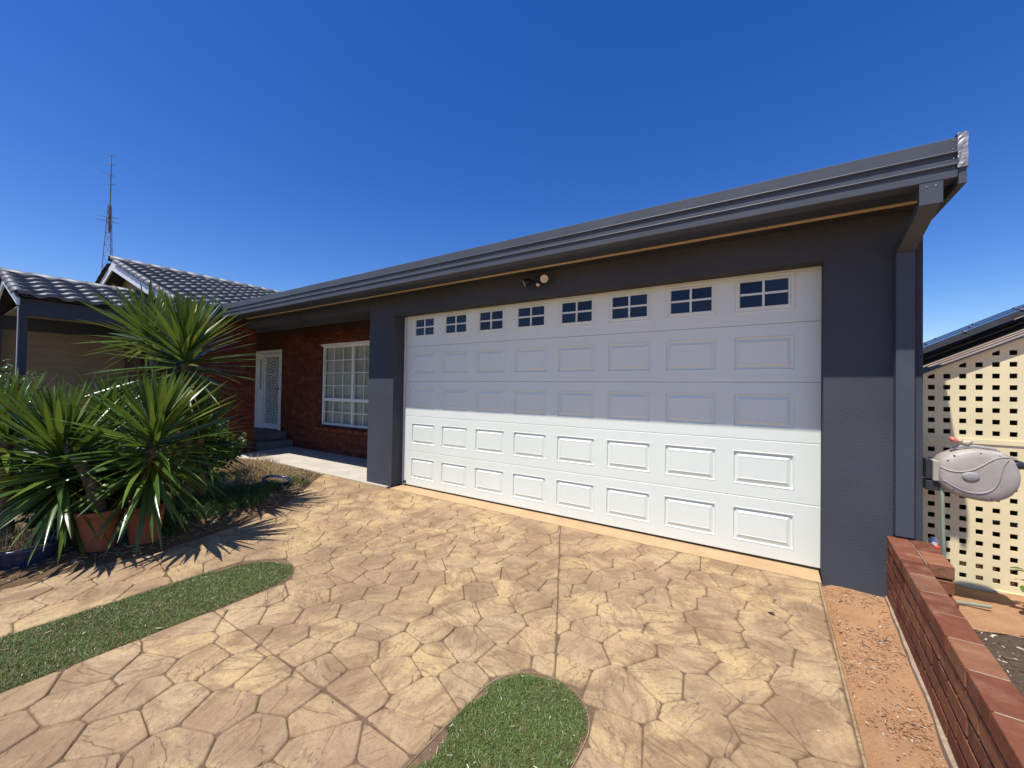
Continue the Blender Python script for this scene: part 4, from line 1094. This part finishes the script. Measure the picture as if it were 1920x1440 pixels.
for yp, L_, dz in ((415, 0.45, 0.0), (407, 0.42, 0.04), (345, 0.26, 0.05), (327, 0.3, -0.05), (308, 0.3, 0.07), (290, 0.32, 0.05)):
    zz = mz(yp); aa = 0.25
    MB().tube([(-0.1 * L_, -L_, zz - dz), (0.1 * L_, L_ * 0.7, zz + dz)], 0.011, 4).tube([(-0.25, -0.2 * L_, zz), (0.25, 0.25 * L_, zz)], 0.008, 4).build('antenna_arm', 'mast_steel', RM)

# ================================================================== PLANTS
def leaf_mesh(L_, w_, bend, seed, fold=0.28, mat='yucca_leaf'):
    """blade along +Y, base at origin; bend (rad) is the total downward curl"""
    n = 7; vs = []; fs = []; y = 0.0; z = 0.0; a = 0.0; r_ = random.Random(seed); side = r_.uniform(-0.03, 0.03)
    for i in range(n + 1):
        u = i / n
        w2 = w_ * 0.5 * (0.55 + 0.45 * min(1, u / 0.35)) * (1 - max(0, (u - 0.35) / 0.65) ** 1.6) + 0.0006
        sx = side * u * u
        vs += [(-w2 + sx, y, z + fold * w2), (sx, y, z), (w2 + sx, y, z + fold * w2)]
        a = -bend * (u ** 1.4)
        y += L_ / n * math.cos(a); z += L_ / n * math.sin(a)
    for i in range(n):
        b_ = i * 3
        fs += [(b_, b_ + 1, b_ + 4, b_ + 3), (b_ + 1, b_ + 2, b_ + 5, b_ + 4)]
    me = bpy.data.meshes.new('leaf'); me.from_pydata(vs, [], fs); me.materials.append(M[mat])
    me.polygons.foreach_set('use_smooth', [True] * len(fs)); return me
LM = [[leaf_mesh(1.0, 0.066, b_, s * 7 + i) for i in range(3)] for s, b_ in enumerate((0.05, 0.2, 0.45, 0.9, 1.5))]
LDRY = [leaf_mesh(1.0, 0.05, 1.3, 91, 0.5, 'yucca_dry'), leaf_mesh(1.0, 0.05, 0.6, 92, 0.5, 'yucca_dry')]
def yucca_head(parent, c, axis, N, Lr, amax, stem, seed, droop=1.0, dry=0):
    """rosette of N blades round crown point c; older blades sit lower on the stem and hang"""
    r_ = random.Random(seed); axis = Vector(axis).normalized()
    t1 = axis.orthogonal().normalized(); t2 = axis.cross(t1)
    ga = 2.39996
    for i in range(N):
        u = (i + 0.5) / N; th = rad(5) + (rad(amax) - rad(5)) * u ** 1.22 + r_.gauss(0, 0.07)
        ph = i * ga + r_.uniform(-0.2, 0.2)
        outd = t1 * math.cos(ph) + t2 * math.sin(ph)
        d = (axis * math.cos(th) + outd * math.sin(th)).normalized()
        p = c - axis * (stem * u ** 1.3) + outd * 0.022
        L_ = Lr * (0.62 + 0.38 * min(1, u * 3.0)) * r_.uniform(0.85, 1.08)
        if u > 0.8: L_ *= 0.9
        horiz = math.sqrt(max(0.0, 1 - d.z * d.z))
        k = horiz * (0.25 + 1.0 * u * u) * droop * r_.uniform(0.3, 1.7)
        mi = 0 if k < 0.3 else 1 if k < 0.65 else 2 if k < 1.05 else 3 if k < 1.4 else 4
        if d.z < -0.5: mi = min(mi, 1)
        # leaf frame: y = d, z = up-facing normal
        ref = axis if th > 0.25 else outd * -1
        x = d.cross(Vector((0, 0, 1)) if horiz > 0.25 else ref)
        if x.length < 1e-3: x = t1.copy()
        x.normalize(); z = x.cross(d).normalized()
        tw = r_.gauss(0, 0.35)
        rot = Matrix((x, d, z)).transposed().to_4x4() @ Matrix.Rotation(tw, 4, 'Y')
        sc = Matrix.Diagonal((L_ * r_.uniform(0.85, 1.2), L_, L_, 1))
        inst('leaf', r_.choice(LM[mi]), parent, mw=Matrix.Translation(p) @ rot @ sc)
    for i in range(dry):
        ph = r_.uniform(0, 6.28); outd = t1 * math.cos(ph) + t2 * math.sin(ph)
        d = (outd * 0.8 - axis * r_.uniform(0.4, 1.6)).normalized(); x = d.cross(Vector((0, 0, 1))).normalized(); z = x.cross(d)
        rot = Matrix((x, d, z)).transposed().to_4x4(); p = c - axis * stem * r_.uniform(0.8, 1.2)
        L_ = Lr * r_.uniform(0.4, 0.7)
        inst('dry_leaf', LDRY[i % 2], parent, mw=Matrix.Translation(p) @ rot @ Matrix.Diagonal((L_, L_, L_, 1)))
def trunk(parent, pts, r0_, r1_, seed):
    r_ = random.Random(seed); P_ = [Vector(p) for p in pts]
    for _ in range(2):
        q = [P_[0]]
        for a_, b_ in zip(P_, P_[1:]): q += [a_.lerp(b_, 0.25), a_.lerp(b_, 0.75)]
        P_ = q + [P_[-1]]
    n = len(P_)
    MB().tube(P_, [(r0_ + (r1_ - r0_) * i / (n - 1)) * r_.uniform(0.9, 1.1) for i in range(n)], 9).build('trunk', 'trunk_bark', parent, smooth=True)
def pot(parent, r_top, r_bot, h_, mat='terracotta'):
    MB().lathe([(0.0, 0.0), (r_bot, 0.0), (r_bot + 0.004, 0.01), (r_top - 0.012, h_ - 0.05), (r_top - 0.006, h_ - 0.046), (r_top, h_ - 0.04), (r_top, h_ - 0.004), (r_top - 0.006, h_), (r_top - 0.016, h_), (r_top - 0.02, h_ - 0.04)], 36).build('pot', mat, parent, smooth=False)
    MB().lathe([(r_top - 0.019, h_ - 0.035), (0.0, h_ - 0.03)], 24).build('potting_soil', 'mulch_soil', parent)
def yucca(label, base, head, N, Lr, amax, stem, seed, pot_=None, axis=None, droop=1.0, dry=0, extra=(), name='potted_yucca', group=None):
    t_ = thing(name, label, 'yucca', base, group)
    z0 = 0.0
    if pot_: pot(t_, *pot_); z0 = pot_[2] - 0.04
    c = Vector(head) - Vector(base)
    ax = axis or (c.x * 0.3, c.y * 0.3, 1)
    trunk(t_, [(0, 0, z0), (c.x * 0.25, c.y * 0.25, z0 + (c.z - z0) * 0.5), (c.x, c.y, c.z)], 0.055, 0.035, seed)
    yucca_head(t_, c, ax, N, Lr, amax, stem, seed, droop, dry)
    for (eh, en, el, ea, es, eax) in extra:
        ec = Vector(eh) - Vector(base)
        trunk(t_, [(c.x * 0.2, c.y * 0.2, z0 + (c.z - z0) * 0.4), (ec.x * 0.8, ec.y * 0.8, ec.z * 0.7), ec], 0.04, 0.03, seed + 5)
        yucca_head(t_, ec, eax, en, el, ea, es, seed + 3, droop)
    return t_
BEDZ = 0.055
yucca('left potted yucca drooping over its terracotta pot beside the blue bowl', (-4.60, 0.93, BEDZ), (-4.80, 0.72, 0.96), 200, 0.67, 152, 0.50, 101, (0.145, 0.095, 0.32), axis=(-0.12, -0.1, 1), dry=9)
yucca('right potted yucca in the terracotta pot nearest the driveway', (-4.50, 1.19, BEDZ), (-4.42, 1.22, 1.08), 210, 0.67, 152, 0.52, 102, (0.14, 0.095, 0.32), axis=(0.05, 0.05, 1), dry=9)
yucca('tallest yucca with two leafy heads reaching up to the tiled roof', (-5.35, 1.75, 0.05), (-5.30, 1.68, 1.88), 185, 0.74, 142, 0.50, 103, None, axis=(0.05, 0.0, 1), name='yucca_plant', droop=0.6, dry=7,
      extra=(((-5.98, 1.56, 2.05), 95, 0.64, 112, 0.24, (-0.12, -0.05, 1)),))
yucca('leftmost yucca cut off by the left picture edge', (-5.30, 0.52, 0.05), (-5.27, 0.50, 1.06), 120, 0.62, 140, 0.35, 104, None, name='yucca_plant')
yucca('yucca half hidden between the two potted ones', (-5.60, 1.20, 0.05), (-5.55, 1.20, 1.10), 110, 0.60, 140, 0.36, 105, None, name='yucca_plant')
yucca('dark yucca crowded behind the right potted one against the brick wall', (-5.40, 1.90, 0.05), (-5.28, 1.82, 1.00), 110, 0.58, 145, 0.40, 106, None, name='yucca_plant')

# leafy shrubs: small leaves through a volume, one mesh per crown
def shrub(label, base, size, n, ls, seed, mat, name='leafy_shrub', cat='shrub'):
    r_ = random.Random(seed); t_ = thing(name, label, cat, base)
    st = MB()
    for k in range(7):
        a = r_.uniform(0, 6.28); rr_ = r_.uniform(0.3, 0.8)
        st.tube([(0, 0, 0), (math.cos(a) * size[0] * rr_ * 0.5, math.sin(a) * size[1] * rr_ * 0.5, size[2] * 0.5), (math.cos(a) * size[0] * rr_, math.sin(a) * size[1] * rr_, size[2] * r_.uniform(0.8, 1.5))], [0.018, 0.012, 0.005], 5)
    st.build('stem', 'trunk_bark', t_)
    vs = []; fs = []
    while len(fs) < n * 2:
        d = Vector((r_.gauss(0, 1), r_.gauss(0, 1), r_.gauss(0, 1))).normalized()
        k = r_.uniform(0.35, 1.0) ** 0.5 * (0.72 + 0.5 * mnoise.noise(d * 2.3 + Vector((seed, 0, 0))))
        p = Vector((d.x * size[0] * k, d.y * size[1] * k, size[2] + d.z * size[2] * 0.95 * k))
        if mnoise.noise(p * 3.5 + Vector((0, seed, 0))) < -0.22: continue
        e = Euler((r_.uniform(-0.9, 0.9), r_.uniform(-0.9, 0.9), r_.uniform(0, 6.28))).to_matrix()
        L_ = ls * r_.uniform(0.6, 1.2); w_ = L_ * 0.32
        b_ = len(vs)
        for q in ((0, 0, 0), (w_, L_ * 0.5, 0.1 * L_), (0, L_, -0.05 * L_), (-w_, L_ * 0.5, 0.1 * L_)): vs.append(p + e @ Vector(q))
        fs += [(b_, b_ + 1, b_ + 2), (b_, b_ + 2, b_ + 3)]
    tag(mesh_obj('foliage', vs, fs, mat, t_), kind='stuff')
    return t_
shrub('glossy grey-green bush beside the porch post at far left', (-9.75, 0.95, 0.0), (0.55, 0.5, 0.98), 3400, 0.06, 31, 'shrub_leaf')
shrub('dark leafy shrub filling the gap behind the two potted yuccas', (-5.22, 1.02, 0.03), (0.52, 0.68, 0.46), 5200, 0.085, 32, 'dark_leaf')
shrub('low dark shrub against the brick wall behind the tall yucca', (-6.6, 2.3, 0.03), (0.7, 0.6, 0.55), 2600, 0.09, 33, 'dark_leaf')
shrub('green shrub seen through the lattice holes', (1.35, 5.6, 0.0), (0.6, 0.5, 0.6), 1500, 0.10, 34, 'bright_leaf')
# seedling at the right edge
sd = thing('seedling', 'small green leafy seedling before the lattice at right edge', 'seedling', (1.365, 3.95, 0.0))
MB().tube([(0, 0, 0), (0.0, 0, 0.15), (0.005, 0, 0.30)], [0.004, 0.003, 0.002], 5).build('stem', 'hose_green', sd)
def broad(L_, w_):
    vs = []; fs = []
    for i in range(6):
        u = i / 5; ww_ = w_ * math.sin(math.pi * min(1, u * 0.92 + 0.08)) * 0.5
        vs += [(-ww_, L_ * u, 0.15 * ww_ - 0.03 * u * u), (0, L_ * u, -0.03 * u * u), (ww_, L_ * u, 0.15 * ww_ - 0.03 * u * u)]
    for i in range(5): fs += [(i * 3, i * 3 + 1, i * 3 + 4, i * 3 + 3), (i * 3 + 1, i * 3 + 2, i * 3 + 5, i * 3 + 4)]
    me = bpy.data.meshes.new('leaf'); me.from_pydata(vs, [], fs); me.materials.append(M['bright_leaf']); me.polygons.foreach_set('use_smooth', [True] * len(fs)); return me
bl = broad(0.075, 0.04)
for a, z, tl_ in ((100, 0.30, 0.4), (60, 0.29, 0.1), (200, 0.30, 0.0), (300, 0.27, 0.3), (20, 0.23, 0.1), (150, 0.2, 0.1)):
    inst('leaf', bl, sd, (0.003, 0, z), (tl_, 0, rad(a)))

# blue bowls
def bowl(label, loc, r_, h_, tilt, seed):
    t_ = thing('bowl_planter', label, 'planter', loc); t_.rotation_euler = tilt
    MB().lathe([(0.0, 0.0), (r_ * 0.72, 0.0), (r_ * 0.80, h_ * 0.25), (r_ * 0.96, h_ * 0.68), (r_ * 1.0, h_ * 0.80), (r_ * 1.07, h_ * 0.88), (r_ * 1.08, h_ * 0.97), (r_ * 1.03, h_), (r_ * 0.96, h_ * 0.97), (r_ * 0.92, h_ * 0.75)], 40).build('bowl', 'blue_glaze', t_, smooth=True)
    MB().lathe([(r_ * 0.93, h_ * 0.78), (0.0, h_ * 0.8)], 24).build('potting_soil', 'bed_soil', t_)
    return t_
bowl('dark blue glazed bowl planter with dry grass at the left edge', (-4.70, 0.55, 0.02), 0.19, 0.175, (0, 0, 0), 1)
bowl('blue rimmed bowl sunk tilted in the garden bed near the path', (-5.60, 2.80, 0.02), 0.16, 0.14, (rad(-6), rad(9), 0), 2)

# ================================================================== GROUND COVER (stuff)
def blades(name, label, mat, pts, hmin, hmax, wmin, wmax, lean, seed, mats=None):
    r_ = np.random.default_rng(seed); P_ = np.array(pts); n = len(P_)
    a = r_.uniform(0, 2 * np.pi, n); h_ = r_.uniform(hmin, hmax, n); w_ = r_.uniform(wmin, wmax, n)
    la = r_.uniform(0, 2 * np.pi, n); lm = np.abs(r_.normal(0, lean, n)) * h_
    dx, dy = np.cos(a) * w_ / 2, np.sin(a) * w_ / 2
    lx, ly = np.cos(la) * lm, np.sin(la) * lm
    V = np.zeros((n, 5, 3))
    V[:, 0] = P_ + np.stack([dx, dy, 0 * dx], 1); V[:, 1] = P_ - np.stack([dx, dy, 0 * dx], 1)
    mid = P_ + np.stack([lx * 0.4, ly * 0.4, h_ * 0.6], 1)
    V[:, 2] = mid - np.stack([dx, dy, 0 * dx], 1) * 0.8; V[:, 3] = mid + np.stack([dx, dy, 0 * dx], 1) * 0.8
    V[:, 4] = P_ + np.stack([lx, ly, h_], 1)
    base_ = np.arange(n)[:, None] * 5
    q = (base_ + np.array([0, 1, 2, 3])); t3 = base_ + np.array([3, 2, 4])
    me = bpy.data.meshes.new(name); me.vertices.add(n * 5); me.vertices.foreach_set('co', V.reshape(-1))
    loops = np.concatenate([q, t3], 1).reshape(-1); me.loops.add(len(loops)); me.loops.foreach_set('vertex_index', loops)
    ls = (np.arange(n)[:, None] * 7 + np.array([0, 4])).reshape(-1); me.polygons.add(2 * n); me.polygons.foreach_set('loop_start', ls)
    me.materials.append(M[mat]); me.update(calc_edges=True); me.validate()
    o = link(bpy.data.objects.new(name, me)); return tag(o, label, kind='stuff')
for si, (cx, hw, y1, _) in enumerate(STRIPS):
    ol = strip_outline(cx, hw - 0.001, y1, y0=-2.0)
    n = len(ol)
    cen = (cx, 0.0)
    o = mesh_obj('turf_bed', [(x, y, -0.016) for x, y in ol], [tuple(range(n))[::-1]], 'turf_base')
    tag(o, ('green turf bed in the long slot left of the driveway', 'green turf bed in the short slot at the bottom of the driveway')[si], kind='structure')
    r_ = np.random.default_rng(50 + si); pts = []
    N = (130000, 110000)[si]; ylo = (-0.35, 0.55)[si]
    X = r_.uniform(cx - hw, cx + hw, N); Y = r_.uniform(ylo, y1 + hw, N)
    e = np.where(Y < y1, hw - np.abs(X - cx), hw - np.hypot(X - cx, Y - y1))
    nz = np.array([mnoise.noise(Vector((x * 11, y * 11, si))) for x, y in zip(X, Y)])
    # worn fringe along the slot edge, widest at one side of the far end
    thr = np.where(Y > y1 - 0.1, 0.012 + 0.022 * nz + (0.030 if si == 0 else 0.004) * (X < cx), 0.004 + 0.012 * nz)
    bare = (si == 1) & (np.hypot((X - (cx - 0.245)) / 0.045, (Y - 1.17) / 0.10) < 1 + 0.4 * nz)
    keep = (e > thr) & (~bare) & (r_.random(N) < 0.86 + 0.3 * nz)
    P_ = np.stack([X[keep], Y[keep], np.full(keep.sum(), -0.017)], 1)
    blades('turf', ('short green turf growing in the long slot left of the driveway', 'short green turf growing in the short slot at bottom centre')[si], 'turf_blade', P_, 0.010, 0.024, 0.0018, 0.0038, 0.8, 60 + si)
    # bare soil fringe
def chips(name, label, mat, pts, lmin, lmax, asp, seed, zoff=0.003):
    r_ = random.Random(seed); vs = []; fs = []
    for x, y, z in pts:
        L_ = r_.uniform(lmin, lmax) * (1.8 if r_.random() < 0.08 else 1); w_ = L_ * r_.uniform(*asp); a = r_.uniform(0, 6.28); h_ = max(0.0012, w_ * 0.3)
        ca, sa = math.cos(a), math.sin(a); tl_ = r_.uniform(-0.25, 0.25) * L_
        b_ = len(vs)
        pts_ = [(-L_ / 2, -w_ / 2 * r_.uniform(0.3, 1)), (L_ / 2, -w_ / 2 * r_.uniform(0.2, 1)), (L_ / 2, w_ / 2 * r_.uniform(0.2, 1)), (-L_ / 2, w_ / 2 * r_.uniform(0.3, 1))]
        for zz in (0, h_):
            for i, (px, py) in enumerate(pts_): vs.append((x + px * ca - py * sa, y + px * sa + py * ca, z + zoff + zz + (tl_ * 0.3 if i in (1, 2) else 0)))
        fs += [(b_ + 4, b_ + 5, b_ + 6, b_ + 7), (b_, b_ + 1, b_ + 5, b_ + 4), (b_ + 1, b_ + 2, b_ + 6, b_ + 5), (b_ + 2, b_ + 3, b_ + 7, b_ + 6), (b_ + 3, b_, b_ + 4, b_ + 7)]
    return tag(mesh_obj(name, vs, fs, mat), label, kind='stuff')
cr = random.Random(77)
def dirt_pt():
    while True:
        y = cr.uniform(0.2, 3.82); x = cr.uniform(0.33, 0.66)
        if x > 0.655 - 0.052 * (3.79 - y): continue
        if mnoise.noise(Vector((x * 5, y * 3, 9))) + 0.35 > cr.random(): return (x, y, -0.03 + gz(x, y) * 1.4)
chips('straw_litter', 'pale straw and wood chips scattered on the red dirt strip', 'chip_pale', [dirt_pt() for _ in range(800)], 0.003, 0.011, (0.15, 0.6), 5)
chips('twig_litter', 'thin dark twigs scattered on the red dirt strip', 'chip_dark', [dirt_pt() for _ in range(260)], 0.005, 0.035, (0.05, 0.18), 6)
chips('pebble_litter', 'small red clods on the dirt strip', 'red_dirt', [dirt_pt() for _ in range(1500)], 0.003, 0.010, (0.6, 1.0), 16)
def mul_pt():
    x = cr.uniform(0.78, 2.2); y = cr.uniform(0.6, 3.5); return (x, y, rbed(x, y))
chips('mulch_chips', 'grey and pale mulch chips on the bed behind the brick wall', 'chip_pale', [mul_pt() for _ in range(900)], 0.005, 0.022, (0.2, 0.6), 7)
chips('dark_mulch_chips', 'dark mulch pieces on the bed behind the brick wall', 'chip_dark', [mul_pt() for _ in range(3000)], 0.008, 0.035, (0.25, 0.7), 8, 0.0)
def turf_pt(si):
    cx, hw, y1, _ = STRIPS[si]
    while True:
        x = cr.uniform(cx - hw, cx + hw); y = cr.uniform(-0.2, y1 + hw)
        if (y < y1 and abs(x - cx) < hw - 0.01) or math.hypot(x - cx, y - y1) < hw - 0.01: return (x, y, 0.003)
chips('turf_litter', 'dry pale clippings lying on the turf slots', 'chip_pale', [turf_pt(0) for _ in range(110)] + [turf_pt(1) for _ in range(110)], 0.004, 0.018, (0.06, 0.3), 9)
def bed_pt(lo=0.02, hi=0.5):
    while True:
        y = cr.uniform(0.25, 3.6); e = cr.uniform(lo, hi) ** 1.0; x = left_edge_x(y) - e
        if x > -8.6: return (x, y, bed_h(x, y))
def far_pt():
    while True:
        x = cr.uniform(-8.2, -5.0); y = cr.uniform(1.9, 3.68)
        if x < left_edge_x(y) - 0.02: return (x, y, bed_h(x, y))
chips('bed_litter', 'dry leaf litter and bark over the garden bed', 'dry_straw', [bed_pt() for _ in range(1800)] + [far_pt() for _ in range(1700)], 0.008, 0.045, (0.1, 0.4), 10)
chips('bed_bark', 'dark bark litter over the garden bed', 'chip_dark', [bed_pt() for _ in range(900)] + [far_pt() for _ in range(900)], 0.008, 0.04, (0.15, 0.5), 11)
# dry brown tussock and green weeds in the bed
def clump(cx, cy, r_, n, seed):
    q = random.Random(seed); out = []
    for _ in range(n):
        a = q.uniform(0, 6.28); d = r_ * math.sqrt(q.random()); x, y = cx + d * math.cos(a), cy + d * math.sin(a); out.append((x, y, bed_h(x, y)))
    return out
pts = clump(-6.15, 2.75, 0.34, 900, 1) + clump(-6.6, 3.1, 0.3, 500, 2) + clump(-5.7, 2.4, 0.22, 350, 3) + clump(-7.2, 3.3, 0.3, 400, 4)
blades('dry_grass', 'brown dried grass tussocks in the garden bed', 'dry_straw', pts, 0.05, 0.19, 0.003, 0.006, 0.9, 71)
pts = clump(-5.35, 2.0, 0.55, 4200, 14) + clump(-6.3, 2.3, 0.5, 2200, 15) + clump(-5.05, 1.75, 0.35, 2600, 5) + clump(-5.25, 2.15, 0.35, 2600, 6) + clump(-5.45, 2.55, 0.25, 900, 7) + clump(-4.62, 1.42, 0.12, 350, 8) + clump(-4.68, 0.28, 0.16, 500, 9) + clump(-5.6, 3.1, 0.2, 250, 11) + clump(-5.9, 2.2, 0.4, 1400, 12) + clump(-5.2, 0.3, 0.45, 1500, 13)
blades('weeds', 'green weedy grass in the garden bed right of the yuccas', 'weed_blade', pts, 0.03, 0.12, 0.004, 0.009, 0.8, 72)
q = random.Random(5)
pts = [(-4.70 + q.gauss(0, 0.07), 0.55 + q.gauss(0, 0.07), 0.155) for _ in range(160)]
blades('bowl_grass', 'dry straw stalks in the dark blue bowl', 'dry_straw', pts, 0.05, 0.2, 0.0025, 0.005, 0.35, 73)
def drive_pt():
    while True:
        x = cr.uniform(-5.5, 0.28); y = cr.uniform(0.3, 3.78)
        if x > left_edge_x(y) + 0.03 and all(strip_nearest((x, y), s_)[0] > 0.0 for s_ in STRIPS): return (x, y, -0.002)
chips('drive_grit', 'tiny straw bits and grit scattered on the driveway', 'chip_pale', [drive_pt() for _ in range(160)], 0.003, 0.012, (0.15, 0.5), 21)
chips('drive_specks', 'tiny dark specks scattered on the driveway', 'chip_dark', [drive_pt() for _ in range(200)], 0.003, 0.010, (0.2, 0.7), 22)
# a single dead leaf on the driveway
dl = leaf_mesh(0.045, 0.03, 0.8, 5, 0.6, 'chip_dark')
dlo = bpy.data.objects.new('fallen_leaf', dl); link(dlo); dlo.location = (0.02, 3.05, 0.006); dlo.rotation_euler = (0.1, 0.2, 1.0)
tag(dlo, 'small curled brown leaf lying on the driveway stones', 'leaf')
